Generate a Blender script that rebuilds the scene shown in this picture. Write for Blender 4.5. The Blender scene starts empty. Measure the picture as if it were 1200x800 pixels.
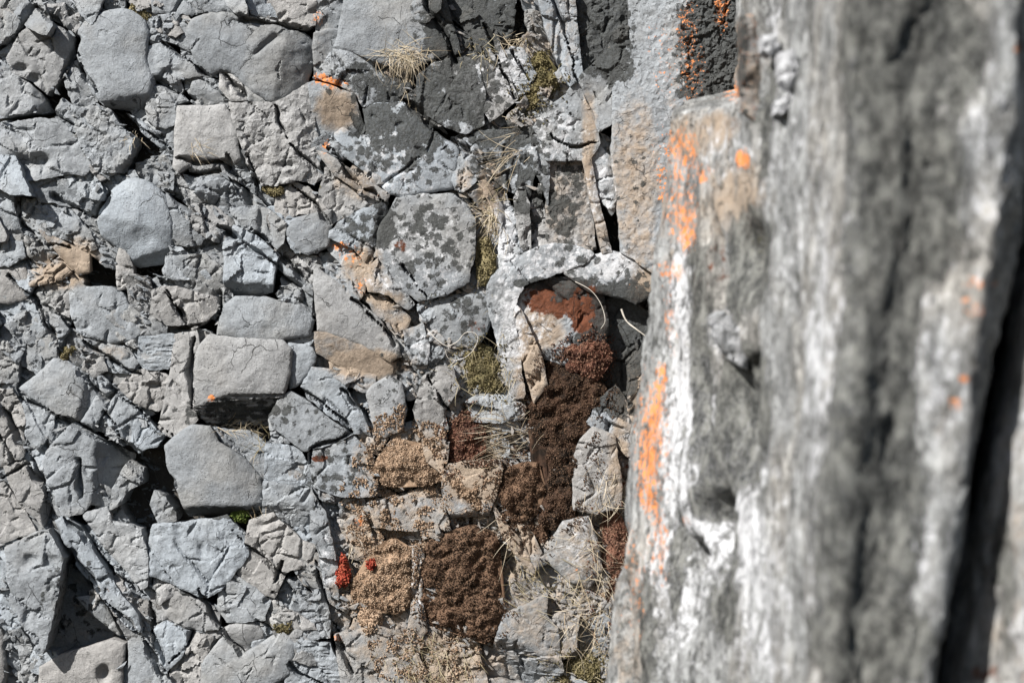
import bpy, math, random
import numpy as np
from mathutils import Vector, noise
from mathutils.geometry import delaunay_2d_cdt

random.seed(7)
RNG = np.random.default_rng(7)
S = 0.0025            # metres per photo pixel on the cliff plane (frame is 3 m wide)
D = 7.0               # camera distance from the cliff plane
scene = bpy.context.scene
col = scene.collection


def kfac(Y):
    return S * (D + Y) / D


def at(px, py, Y):
    k = kfac(Y)
    return Vector(((px - 600) * k, Y, (400 - py) * k))


# ---------------------------------------------------------------- node helpers
class NT:
    def __init__(self, mat):
        mat.use_nodes = True
        self.t = mat.node_tree
        self.t.nodes.clear()

    def n(self, typ, **kw):
        nd = self.t.nodes.new(typ)
        ins = kw.pop('ins', {})
        for a, v in kw.items():
            setattr(nd, a, v)
        for a, v in ins.items():
            if isinstance(v, bpy.types.NodeSocket):
                self.t.links.new(v, nd.inputs[a])
            else:
                nd.inputs[a].default_value = v
        return nd

    def math(self, op, a, b=None, c=None, clamp=False):
        ins = {0: a}
        if b is not None:
            ins[1] = b
        if c is not None:
            ins[2] = c
        return self.n('ShaderNodeMath', operation=op, use_clamp=clamp, ins=ins).outputs[0]

    def noise(self, vec, scale, detail=6, rough=0.6, dist=0.0):
        return self.n('ShaderNodeTexNoise', ins={'Vector': vec, 'Scale': scale, 'Detail': detail, 'Roughness': rough,
                                                 'Distortion': dist}).outputs['Fac']

    def mix(self, fac, a, b, blend='MIX'):
        nd = self.n('ShaderNodeMix', data_type='RGBA', blend_type=blend)
        for sock, v in ((nd.inputs['Factor'], fac), (nd.inputs[6], a), (nd.inputs[7], b)):
            if isinstance(v, bpy.types.NodeSocket):
                self.t.links.new(v, sock)
            else:
                sock.default_value = v if isinstance(v, (int, float)) else (*v, 1.0)[:4]
        return nd.outputs[2]

    def step(self, x, lo, hi):
        return self.n('ShaderNodeMapRange', interpolation_type='SMOOTHSTEP',
                      ins={0: x, 1: lo, 2: hi, 3: 0.0, 4: 1.0}).outputs[0]

    def ramp(self, x, a, b, lo, hi):
        return self.n('ShaderNodeMapRange', ins={0: x, 1: a, 2: b, 3: lo, 4: hi}).outputs[0]


def principled(nt, color, rough, bump_h=None, strength=0.5, distance=0.003, spec=0.3):
    p = nt.n('ShaderNodeBsdfPrincipled')
    for sock, v in ((p.inputs['Base Color'], color), (p.inputs['Roughness'], rough)):
        if isinstance(v, bpy.types.NodeSocket):
            nt.t.links.new(v, sock)
        else:
            sock.default_value = v if isinstance(v, (int, float)) else (*v, 1.0)
    p.inputs['Specular IOR Level'].default_value = spec
    if bump_h is not None:
        b = nt.n('ShaderNodeBump', ins={'Height': bump_h, 'Strength': strength, 'Distance': distance})
        nt.t.links.new(b.outputs[0], p.inputs['Normal'])
    o = nt.n('ShaderNodeOutputMaterial')
    nt.t.links.new(p.outputs[0], o.inputs[0])
    return p


def rock_material(name, base=(0.198, 0.213, 0.227), sc=1.0, stretch=(1, 1, 1), bump=1.0, streak=False):
    m = bpy.data.materials.new(name)
    t = NT(m)
    tc = t.n('ShaderNodeTexCoord').outputs['Object']
    oi = t.n('ShaderNodeObjectInfo')
    rnd = oi.outputs['Random']
    off = t.n('ShaderNodeCombineXYZ', ins={0: t.math('MULTIPLY', rnd, 37.0), 1: t.math('MULTIPLY', rnd, 91.0), 2: rnd})
    vec = t.n('ShaderNodeVectorMath', operation='ADD', ins={0: tc, 1: off.outputs[0]}).outputs[0]
    vec = t.n('ShaderNodeVectorMath', operation='MULTIPLY', ins={0: vec, 1: stretch}).outputs[0]
    big = t.noise(vec, 7 * sc, 5, 0.55)
    mid = t.noise(vec, 30 * sc, 7, 0.65, 0.4)
    fine = t.noise(vec, 140 * sc, 5, 0.7)
    grain = t.noise(vec, 420 * sc, 3, 0.6)
    # masks for weathering and for painted light and shade: two colour attributes, three channels each
    wa = t.n('ShaderNodeSeparateColor', ins={0: t.n('ShaderNodeAttribute', attribute_name='wear_and_shade').outputs['Color']})
    wb = t.n('ShaderNodeSeparateColor', ins={0: t.n('ShaderNodeAttribute', attribute_name='stain_and_glare').outputs['Color']})
    blk, org, rust = wa.outputs[0], wa.outputs[1], wa.outputs[2]
    tan, pale, green = wb.outputs[0], wb.outputs[1], wb.outputs[2]
    v = t.ramp(big, 0.3, 0.7, 0.82, 1.14)
    v = t.math('MULTIPLY', v, t.ramp(mid, 0.25, 0.75, 0.80, 1.18))
    v = t.math('MULTIPLY', v, t.ramp(fine, 0.25, 0.75, 0.76, 1.22))
    v = t.math('MULTIPLY', v, t.ramp(grain, 0.25, 0.75, 0.86, 1.14))
    pitv = t.n('ShaderNodeTexVoronoi', ins={'Vector': vec, 'Scale': 120 * sc, 'Randomness': 1.0}).outputs['Distance']
    pit = t.math('MULTIPLY', t.math('SUBTRACT', 1.0, t.step(pitv, 0.10, 0.26)), t.step(t.noise(vec, 22 * sc, 4), 0.50, 0.60))
    v = t.math('MULTIPLY', v, t.ramp(pit, 0, 1, 1.0, 0.62))
    v = t.math('MULTIPLY', v, t.ramp(rnd, 0, 1, 0.82, 1.12))
    warm = t.mix(t.step(t.noise(vec, 4.3 * sc, 3), 0.44, 0.66), base, (base[0] * 1.06, base[1] * 1.0, base[2] * 0.93))
    cool = t.mix(t.math('MULTIPLY', t.step(rnd, 0.55, 0.95), 0.6), warm, (base[0] * 0.95, base[1] * 1.0, base[2] * 1.05))
    r2 = t.math('FRACT', t.math('MULTIPLY', rnd, 7.13))
    cool = t.mix(t.step(r2, 0.55, 1.0), cool, (base[0] * 1.12, base[1] * 1.02, base[2] * 0.93))
    vv = t.n('ShaderNodeCombineColor', ins={0: v, 1: v, 2: v}).outputs[0]
    c = t.mix(1.0, cool, vv, 'MULTIPLY')
    # black spots and crust of lichen, and painted shade
    sp = t.n('ShaderNodeTexVoronoi', ins={'Vector': t.n('ShaderNodeVectorMath', operation='ADD', ins={
        0: vec, 1: t.n('ShaderNodeVectorMath', operation='SCALE', ins={0: t.n('ShaderNodeTexNoise', ins={'Vector': vec, 'Scale': 90 * sc}).outputs['Color'], 3: 0.012 / sc}).outputs[0]}).outputs[0],
        'Scale': 36 * sc, 'Randomness': 1.0}).outputs['Distance']
    spot = t.math('SUBTRACT', 1.0, t.math('MULTIPLY', sp, 1.7))
    spot = t.math('ADD', t.math('MULTIPLY', spot, 0.28), t.math('MULTIPLY', t.noise(vec, 40 * sc, 8, 0.78), 1.12))
    if streak:
        spot = t.math('ADD', t.math('MULTIPLY', t.noise(vec, 17 * sc, 8, 0.82, 0.5), 0.62), t.math('MULTIPLY', t.noise(vec, 60 * sc, 6, 0.75), 0.62))
        v = t.math('MULTIPLY', v, t.ramp(t.noise(t.n('ShaderNodeVectorMath', operation='MULTIPLY', ins={0: vec, 1: (1, 1, .5)}).outputs[0], 26, 8, 0.76), 0.36, 0.66, 0.36, 1.9))
        c = t.mix(1.0, cool, t.n('ShaderNodeCombineColor', ins={0: v, 1: v, 2: v}).outputs[0], 'MULTIPLY')
    # tan staining
    tm = t.step(t.math('ADD', tan, t.math('MULTIPLY', t.math('SUBTRACT', mid, 0.5), 1.0)), 0.25, 0.75)
    c = t.mix(tm, c, t.mix(fine, (0.165, 0.128, 0.096), (0.30, 0.245, 0.19)))
    # pale crust of lichen, its white raised to paint overexposed sun
    pm = t.step(t.math('ADD', pale, t.math('MULTIPLY', t.math('SUBTRACT', t.noise(vec, 46 * sc, 6, 0.7), 0.5), 1.5)), 0.35, 0.65)
    c = t.mix(t.math('MULTIPLY', pm, 0.85), c, t.mix(grain, (0.25, 0.255, 0.265), (0.60, 0.61, 0.63)))
    # rust
    rm = t.step(t.math('ADD', rust, t.math('MULTIPLY', t.math('SUBTRACT', t.noise(vec, 55 * sc, 6, 0.7), 0.5), 1.4)), 0.4, 0.62)
    c = t.mix(rm, c, t.mix(fine, (0.018, 0.009, 0.006), (0.14, 0.042, 0.015)))
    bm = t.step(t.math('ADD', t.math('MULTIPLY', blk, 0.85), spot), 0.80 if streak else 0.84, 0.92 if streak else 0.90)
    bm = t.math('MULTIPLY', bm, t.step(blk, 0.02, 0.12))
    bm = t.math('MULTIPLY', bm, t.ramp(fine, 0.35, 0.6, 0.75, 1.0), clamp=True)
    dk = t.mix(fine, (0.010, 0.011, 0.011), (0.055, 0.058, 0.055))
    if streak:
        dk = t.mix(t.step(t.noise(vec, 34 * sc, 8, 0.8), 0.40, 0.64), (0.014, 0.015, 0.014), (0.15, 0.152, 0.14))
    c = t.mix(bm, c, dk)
    # green-yellow film
    gm = t.step(t.math('ADD', green, t.math('MULTIPLY', t.math('SUBTRACT', fine, 0.5), 1.4)), 0.4, 0.7)
    c = t.mix(gm, c, t.mix(grain, (0.03, 0.03, 0.012), (0.14, 0.13, 0.06)))
    # orange lichen
    om = t.step(t.math('ADD', org, t.math('MULTIPLY', t.math('SUBTRACT', t.noise(vec, 95 * sc, 6, 0.75), 0.5), 2.6)), 0.52, 0.68)
    om = t.math('MULTIPLY', om, t.step(org, 0.03, 0.2))
    c = t.mix(om, c, t.mix(fine, (0.42, 0.11, 0.025), (0.62, 0.27, 0.10)))
    # hairline cracks
    cv = t.n('ShaderNodeTexVoronoi', feature='DISTANCE_TO_EDGE', ins={'Vector': t.n('ShaderNodeVectorMath', operation='ADD', ins={
        0: vec, 1: t.n('ShaderNodeVectorMath', operation='SCALE', ins={0: t.n('ShaderNodeTexNoise', ins={'Vector': vec, 'Scale': 14 * sc, 'Detail': 5}).outputs['Color'], 3: 0.07 / sc}).outputs[0]}).outputs[0],
        'Scale': 9 * sc}).outputs['Distance']
    ck = t.math('SUBTRACT', 1.0, t.step(cv, 0.0, 0.014))
    ck = t.math('MULTIPLY', ck, t.step(t.noise(vec, 9 * sc, 3), 0.50, 0.62))
    c = t.mix(t.math('MULTIPLY', ck, 0.5), c, (0.025, 0.024, 0.022))
    hgt = t.math('ADD', t.math('MULTIPLY', mid, 0.9), t.math('MULTIPLY', fine, 0.55))
    hgt = t.math('ADD', hgt, t.math('MULTIPLY', grain, 0.22))
    flake = t.n('ShaderNodeTexVoronoi', feature='F1', ins={'Vector': t.n('ShaderNodeVectorMath', operation='ADD', ins={0: vec, 1: t.n('ShaderNodeVectorMath', operation='SCALE', ins={0: t.n('ShaderNodeTexNoise', ins={'Vector': vec, 'Scale': 26 * sc, 'Detail': 4}).outputs['Color'], 3: 0.05 / sc}).outputs[0]}).outputs[0], 'Scale': 22 * sc}).outputs['Color']
    fl = t.n('ShaderNodeSeparateColor', ins={0: flake}).outputs[0]
    hgt = t.math('ADD', hgt, t.math('MULTIPLY', fl, 0.28))
    hgt = t.math('SUBTRACT', hgt, t.math('MULTIPLY', pit, 0.35))
    hgt = t.math('SUBTRACT', hgt, t.math('MULTIPLY', ck, 0.8))
    hgt = t.math('ADD', hgt, t.math('MULTIPLY', bm, 0.4))
    principled(t, c, t.ramp(mid, 0.3, 0.7, 0.72, 0.92), hgt, bump, 0.006 / sc, 0.28)
    return m


def simple_material(name, c0, c1, c2, sc, rough=0.9):
    m = bpy.data.materials.new(name)
    t = NT(m)
    g = t.n('ShaderNodeNewGeometry')
    tc = g.outputs['Position']
    a = t.noise(tc, sc, 6, 0.75)
    b = t.noise(tc, sc * 6, 3, 0.6)
    isl = g.outputs['Random Per Island']
    c = t.mix(t.step(a, 0.40, 0.60), c0, c1)
    c = t.mix(t.math('MULTIPLY', t.step(t.math('ADD', t.math('MULTIPLY', b, 0.6), t.math('MULTIPLY', isl, 0.5)), 0.42, 0.72), 0.75), c, c2)
    principled(t, c, rough, b, 0.5, 0.003, 0.15)
    return m


M_ROCK = rock_material('weathered_basalt')
M_COLUMN = rock_material('column_basalt', (0.17, 0.175, 0.175), 1.0, (1, 1, 0.6), 1.0, True)
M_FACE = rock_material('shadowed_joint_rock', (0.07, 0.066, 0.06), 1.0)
M_MOSS = {
    'brown': simple_material('brown_moss', (0.010, 0.007, 0.005), (0.045, 0.025, 0.016), (0.125, 0.078, 0.05), 16),
    'tan': simple_material('tan_moss', (0.135, 0.088, 0.056), (0.235, 0.163, 0.110), (0.31, 0.235, 0.17), 20),
    'olive': simple_material('olive_moss', (0.040, 0.036, 0.016), (0.105, 0.088, 0.040), (0.190, 0.160, 0.090), 26),
    'green': simple_material('green_moss', (0.033, 0.053, 0.010), (0.066, 0.099, 0.020), (0.132, 0.158, 0.046), 30),
    'red': simple_material('red_moss', (0.12, 0.016, 0.010), (0.25, 0.035, 0.022), (0.30, 0.08, 0.045), 30),
    'rust': simple_material('rusty_moss', (0.03, 0.012, 0.009), (0.095, 0.040, 0.026), (0.18, 0.105, 0.07), 18),
}
M_STRAW = simple_material('dry_straw', (0.20, 0.155, 0.10), (0.31, 0.26, 0.18), (0.42, 0.37, 0.29), 12, 0.6)
M_GREENSTRAW = simple_material('half_green_grass', (0.12, 0.10, 0.05), (0.22, 0.18, 0.105), (0.34, 0.30, 0.21), 16, 0.6)
M_ROOT = simple_material('bleached_root', (0.363, 0.330, 0.277), (0.436, 0.409, 0.363), (0.462, 0.436, 0.396), 20, 0.7)


# ---------------------------------------------------------------- paint: lichen, stains and some shade, by place on the cliff
PAINT = []  # (channel, x, y, rx, ry, amount)
CH = dict(blk=0, org=1, rust=2, tan=3, pale=4, green=5)


def P(ch, *rows):
    for r in rows:
        PAINT.append((CH[ch], *r))


P('org', (375, 93, 12, 7, .75), (393, 98, 12, 7, .75), (372, 22, 8, 10, .45), (383, 172, 6, 9, .6), (412, 300, 17, 13, .45), (398, 288, 12, 6, .55),
  (424, 335, 8, 12, .5), (775, 90, 14, 12, .42), (768, 45, 12, 25, .3), (783, 70, 22, 60, .25), (778, 180, 18, 40, .33), (805, 30, 14, 40, .42),
  (812, 90, 16, 50, .40), (846, 5, 9, 32, .62), (800, 175, 20, 22, .55), (783, 205, 16, 20, .45), (778, 232, 8, 8, .5), (800, 285, 8, 20, .6), (775, 314, 9, 7, .6),
  (248, 466, 5, 4, .9), (422, 610, 7, 7, .6), (392, 748, 10, 6, .55), (445, 228, 10, 6, .25), (690, 290, 8, 5, .3), (150, 575, 1, 1, 0), (745, 330, 16, 20, .22),
  (640, 700, 16, 16, .2), (675, 660, 16, 14, .25), (575, 240, 12, 30, .22), (480, 555, 30, 20, .2))
P('tan', (490, 590, 80, 90, .5), (430, 640, 40, 50, .5), (520, 770, 90, 40, .55), (640, 720, 60, 60, .42), (600, 600, 60, 60, .5), (395, 128, 26, 26, .8), (425, 310, 22, 26, .75), (440, 340, 22, 18, .55), (455, 352, 22, 12, .65), (755, 310, 22, 30, .45), (744, 210, 30, 100, .6), (636, 384, 26, 28, .75),
  (690, 160, 9, 60, .65), (575, 225, 14, 40, .85), (545, 210, 10, 20, .5), (760, 340, 22, 26, .7), (440, 520, 30, 40, .35), (480, 545, 60, 40, .6), (560, 560, 40, 30, .75), (450, 600, 40, 40, .3),
  (440, 700, 60, 60, .5), (620, 440, 22, 60, .6), (650, 30, 10, 40, .3), (670, 20, 20, 60, .35), (690, 640, 40, 60, .45), (740, 460, 26, 60, .6), (725, 545, 14, 50, .6), (600, 640, 40, 50, .55),
  (430, 425, 50, 16, .85), (640, 60, 40, 60, .3), (520, 60, 20, 20, .4), (520, 790, 50, 30, .5), (450, 770, 50, 40, .35), (180, 412, 26, 18, .25), (125, 412, 34, 9, .35),
  (75, 318, 40, 20, .75), (90, 300, 26, 22, .7), (480, 470, 50, 40, .15), (415, 215, 26, 18, .5), (660, 770, 30, 30, .4), (400, 585, 20, 30, .2), (300, 345, 30, 6, .3),
  (535, 420, 30, 20, .3), (470, 380, 26, 16, .5), (790, 120, 14, 160, .35))
P('blk', (430, 98, 40, 22, .42), (470, 105, 26, 16, .45), (530, 110, 46, 50, .62), (470, 170, 60, 40, .38), (440, 140, 26, 20, .55), (490, 150, 26, 30, .55), (590, 190, 40, 40, .42), (590, 160, 40, 16, .5),
  (500, 285, 60, 60, .27), (500, 260, 30, 20, .3), (425, 270, 30, 24, .34), (450, 265, 12, 26, .6), (540, 20, 40, 50, .8), (580, 70, 24, 60, .3), (730, 80, 14, 14, .5),  # includes the speckled wedge's right slope, its shade painted in
  (665, 340, 22, 12, .55), (735, 390, 30, 50, 1.0), (715, 440, 24, 40, 1.0), (480, 440, 40, 50, .22), (545, 370, 30, 30, .28),
  (370, 500, 60, 60, .12), (400, 560, 50, 40, .22), (710, 40, 26, 50, .9), (660, 240, 22, 60, .35), (835, 60, 34, 90, .85), (635, 130, 26, 20, .3), (460, 560, 60, 60, .12), (690, 320, 60, 30, .2),  # half shade painted along with moss on the right-facing column sides
  (740, 210, 22, 60, .16), (620, 230, 20, 50, .4), (745, 480, 20, 30, .25), (630, 170, 40, 20, .2), (30, 195, 30, 16, .1))  # last spot darkens the greenish slab where a shadow is cast on it
P('blk', (648, 332, 44, 6, .7), (712, 374, 14, 34, .9), (690, 400, 16, 12, .6), (720, 350, 26, 16, .7), (282, 482, 66, 15, .42), (252, 601, 46, 6, .7), (145, 119, 34, 6, .18), (90, 705, 40, 50, .2))  # closing spots put shade into undersides and hollow, over naturally dark layers
P('rust', (664, 350, 44, 20, 1.1), (692, 374, 20, 26, 1.0), (646, 346, 26, 8, .7), (530, 110, 26, 26, .35), (575, 185, 22, 14, .3), (470, 288, 8, 8, .6), (505, 285, 10, 8, .35), (540, 375, 18, 14, .35), (560, 385, 16, 12, .4),
  (745, 360, 14, 26, .45), (375, 537, 10, 4, .9), (700, 430, 26, 30, .5), (735, 560, 10, 30, .5), (95, 648, 20, 14, .25), (130, 690, 14, 10, .3))
P('pale', (560, 90, 26, 60, .5), (600, 80, 24, 40, .55), (650, 160, 44, 40, .46), (705, 220, 20, 44, .5), (590, 270, 16, 60, .6), (660, 310, 60, 40, .45), (600, 380, 26, 60, .5), (720, 310, 30, 20, .55),
  (634, 382, 18, 22, .45), (495, 290, 70, 70, .42), (460, 180, 60, 50, .42), (783, 110, 18, 130, .3), (385, 650, 14, 50, .35), (700, 550, 30, 50, .3), (500, 400, 20, 30, .35), (445, 330, 20, 20, .35),
  (680, 640, 30, 40, .4), (490, 680, 12, 60, .35), (445, 200, 40, 30, .22), (360, 270, 26, 24, .3))
P('green', (640, 95, 24, 30, .35), (610, 50, 20, 20, .3), (560, 320, 16, 30, .4), (320, 222, 10, 5, .7), (370, 219, 9, 5, .6), (700, 780, 60, 30, .3), (500, 350, 40, 10, .4), (830, 60, 30, 90, .12))


def paint(px, py, uniform):
    out = np.zeros((len(px), 6))
    for k, v in uniform.items():
        if k in CH:
            out[:, CH[k]] += v
    for ch, x, y, rx, ry, a in PAINT:
        q = ((px - x) / rx) ** 2 + ((py - y) / ry) ** 2
        m = q < 6
        if m.any():
            out[m, ch] = np.maximum(out[m, ch], a * np.exp(-0.55 * q[m] ** 1.6) + 0.3 * out[m, ch])
    return np.clip(out, 0, 1.2)


def add_attrs(me, w):
    n = len(me.vertices)
    for nm, sl in (('wear_and_shade', w[:, 0:3]), ('stain_and_glare', w[:, 3:6])):
        a = me.attributes.new(nm, 'FLOAT_COLOR', 'POINT')
        buf = np.ones((n, 4), dtype=np.float32)
        buf[:, :3] = sl
        a.data.foreach_set('color', buf.ravel())


# ---------------------------------------------------------------- geometry helpers
def chaikin(p, it):
    for _ in range(it):
        q = np.roll(p, -1, axis=0)
        p = np.stack([p * 0.82 + q * 0.18, p * 0.18 + q * 0.82], 1).reshape(-1, 2)
    return p


def area(p):
    x, y = p[:, 0], p[:, 1]
    return 0.5 * np.sum(x * np.roll(y, -1) - np.roll(x, -1) * y)


def centroid(p):
    x, y = p[:, 0], p[:, 1]
    xn, yn = np.roll(x, -1), np.roll(y, -1)
    c = x * yn - xn * y
    a = c.sum() / 2
    return np.array([((x + xn) * c).sum() / (6 * a), ((y + yn) * c).sum() / (6 * a)])


def inside(p, pts):
    x, y = pts[:, 0], pts[:, 1]
    r = np.zeros(len(pts), bool)
    j = len(p) - 1
    for i in range(len(p)):
        xi, yi, xj, yj = p[i, 0], p[i, 1], p[j, 0], p[j, 1]
        c = ((yi > y) != (yj > y)) & (x < (xj - xi) * (y - yi) / (yj - yi + 1e-12) + xi)
        r ^= c
        j = i
    return r


def edge_dist(p, pts):
    d = np.full(len(pts), 1e9)
    q = np.roll(p, -1, axis=0)
    for a, b in zip(p, q):
        ab = b - a
        L = ab @ ab + 1e-12
        t = np.clip(((pts - a) @ ab) / L, 0, 1)
        d = np.minimum(d, np.hypot(*(pts - (a + t[:, None] * ab)).T))
    return d


def resample(p, g, rag, seed, grow=0.0):
    out = []
    q = np.roll(p, -1, axis=0)
    for a, b in zip(p, q):
        L = np.hypot(*(b - a))
        n = max(1, int(round(L / g)))
        for i in range(n):
            out.append(a + (b - a) * i / n)
    out = np.array(out)
    nx = np.roll(out, -1, axis=0) - np.roll(out, 1, axis=0)
    nrm = np.stack([nx[:, 1], -nx[:, 0]], 1) / (np.hypot(nx[:, 0], nx[:, 1])[:, None] + 1e-9)
    off = np.array([noise.noise((x * 0.055, y * 0.055, seed)) * 1.0 + noise.noise((x * 0.2, y * 0.2, seed + 9)) * 0.6 - 1.6 * max(0.0, noise.noise((x * 0.11, y * 0.11, seed + 19)) - .28)
                    for x, y in out]) * rag
    return out + nrm * (off[:, None] + grow)


def fbm(pts, f, seed, octv=5, H=0.9):
    return np.array([noise.fractal((x * f, y * f, seed), H, 2.1, octv) for x, y in pts])


def cells(pts, c0, size, seed, n, warp=1.6, stretch=1.0):
    """broken facets: every Voronoi cell has its own plane"""
    r = np.random.default_rng(int(seed * 1000) % 99991)
    lo, hi = pts.min(0), pts.max(0)
    sd = lo + r.random((n, 2)) * (hi - lo)
    tl = r.normal(0, 1, (n, 2))
    of = r.normal(0, 1, n)
    w = np.array([(noise.noise((x * 0.06, y * 0.06, seed)), noise.noise((x * 0.06, y * 0.06, seed + 31))) for x, y in pts]) * warp
    q = pts + w
    d = np.sqrt(np.stack([((q[:, 0] - s[0]) * stretch) ** 2 + (q[:, 1] - s[1]) ** 2 for s in sd], 1))
    i = d.argmin(1)
    ds = np.sort(d, 1)
    e = (ds[:, 1] - ds[:, 0]) * .5 if n > 1 else np.full(len(pts), 99.0)
    return of[i], ((pts - sd[i]) * tl[i]).sum(1) / size, e


def make_mesh(name, V, F, mat, parent=None, loc=(0, 0, 0), sharp=38, smooth=True, w=None):
    me = bpy.data.meshes.new(name)
    me.from_pydata([tuple(v) for v in V], [], F)
    me.update()
    if smooth:
        me.polygons.foreach_set('use_smooth', [True] * len(me.polygons))
        me.set_sharp_from_angle(angle=math.radians(sharp))
    if w is not None:
        add_attrs(me, w)
    me.materials.append(mat)
    o = bpy.data.objects.new(name, me)
    col.objects.link(o)
    o.location = loc
    if parent:
        o.parent = parent
    return o


SEED = [0.0]


CRACKS = [  # long joints running across several stones: (half width, points)
 (2.4, [(40,8),(18,45),(-4,58)]), (2.4, [(42,8),(62,22),(87,44)]), (2.6, [(87,44),(80,76),(62,108),(55,130),(10,141)]), (2, [(60,130),(84,148)]), (1.3, [(88,62),(100,85),(116,119)]),
 (1.8, [(22,464),(50,480),(95,500),(130,525),(165,548)]), (2.5, [(4,478),(25,520),(50,560),(55,610),(75,640),(120,700),(165,745),(192,792)]), (2.2, [(75,605),(110,640),(140,680),(172,700),(179,732)]),
 (1.5, [(-4,562),(30,545),(45,565)]), (1.8, [(-2,508),(15,540)]), (2.3, [(38,538),(62,602)]), (1.8, [(95,538),(94,582)]), (2.2, [(255,262),(310,300),(352,336)]), (1.8, [(298,268),(330,300),(362,332)]),
 (3, [(194,224),(235,255),(272,276)]), (2, [(290,185),(301,216)]), (2.6, [(205,386),(254,376),(258,345)]), (2.2, [(265,180),(285,215),(296,242)]), (2.2, [(190,330),(216,377)]), (1.6, [(230,395),(222,435),(223,476)]),
 (1.3, [(352,455),(375,470),(413,508)]), (1.3, [(413,508),(365,525),(362,546)]), (1.5, [(400,455),(433,492)]), (1.5, [(413,350),(445,380),(461,402)]), (2, [(385,175),(415,210),(452,238)]), (2, [(475,118),(520,160),(546,176)]),
 (2.4, [(498,-4),(536,68)]), (1.7, [(568,28),(602,112)]), (1, [(470,310),(506,352)]), (1.4, [(285,20),(366,36)]), (1.9, [(190,50),(242,87)]), (1.5, [(262,85),(287,112)]), (1.9, [(210,186),(264,190),(277,206)]),
 (2, [(220,202),(257,202)]), (1.9, [(183,94),(226,116)]), (1.5, [(145,135),(202,177)]), (2.2, [(163,163),(144,203)]), (2, [(178,740),(196,778),(215,760),(226,740)]), (1.8, [(318,694),(332,658)]), (1.5, [(393,752),(412,792)]),
 (2, [(338,780),(378,802)]), (2, [(120,485),(150,520),(190,545),(206,572)]), (1.8, [(130,450),(160,480),(200,512)]), (2, [(60,230),(110,255),(128,225)]), (1.7, [(20,250),(45,285),(80,292)]), (1.6, [(10,325),(40,352),(75,420)]),
 (1.8, [(95,400),(135,425),(165,440)]), (1.5, [(270,620),(300,650),(345,680)]), (1.7, [(235,690),(262,742),(282,768)]), (1.6, [(100,440),(125,470),(140,456)]), (1.5, [(345,215),(372,240),(386,262)]), (1.6, [(320,120),(338,165),(375,200)]),
 (1.4, [(500,440),(525,480),(520,550)]), (1.4, [(440,560),(470,580),(505,560)]), (1.5, [(370,650),(385,710),(400,760)]), (1.3, [(600,60),(625,105)]), (1.6, [(648,-10),(664,40),(676,95)]), (1.2, [(640,150),(668,175),(700,168)])]


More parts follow.
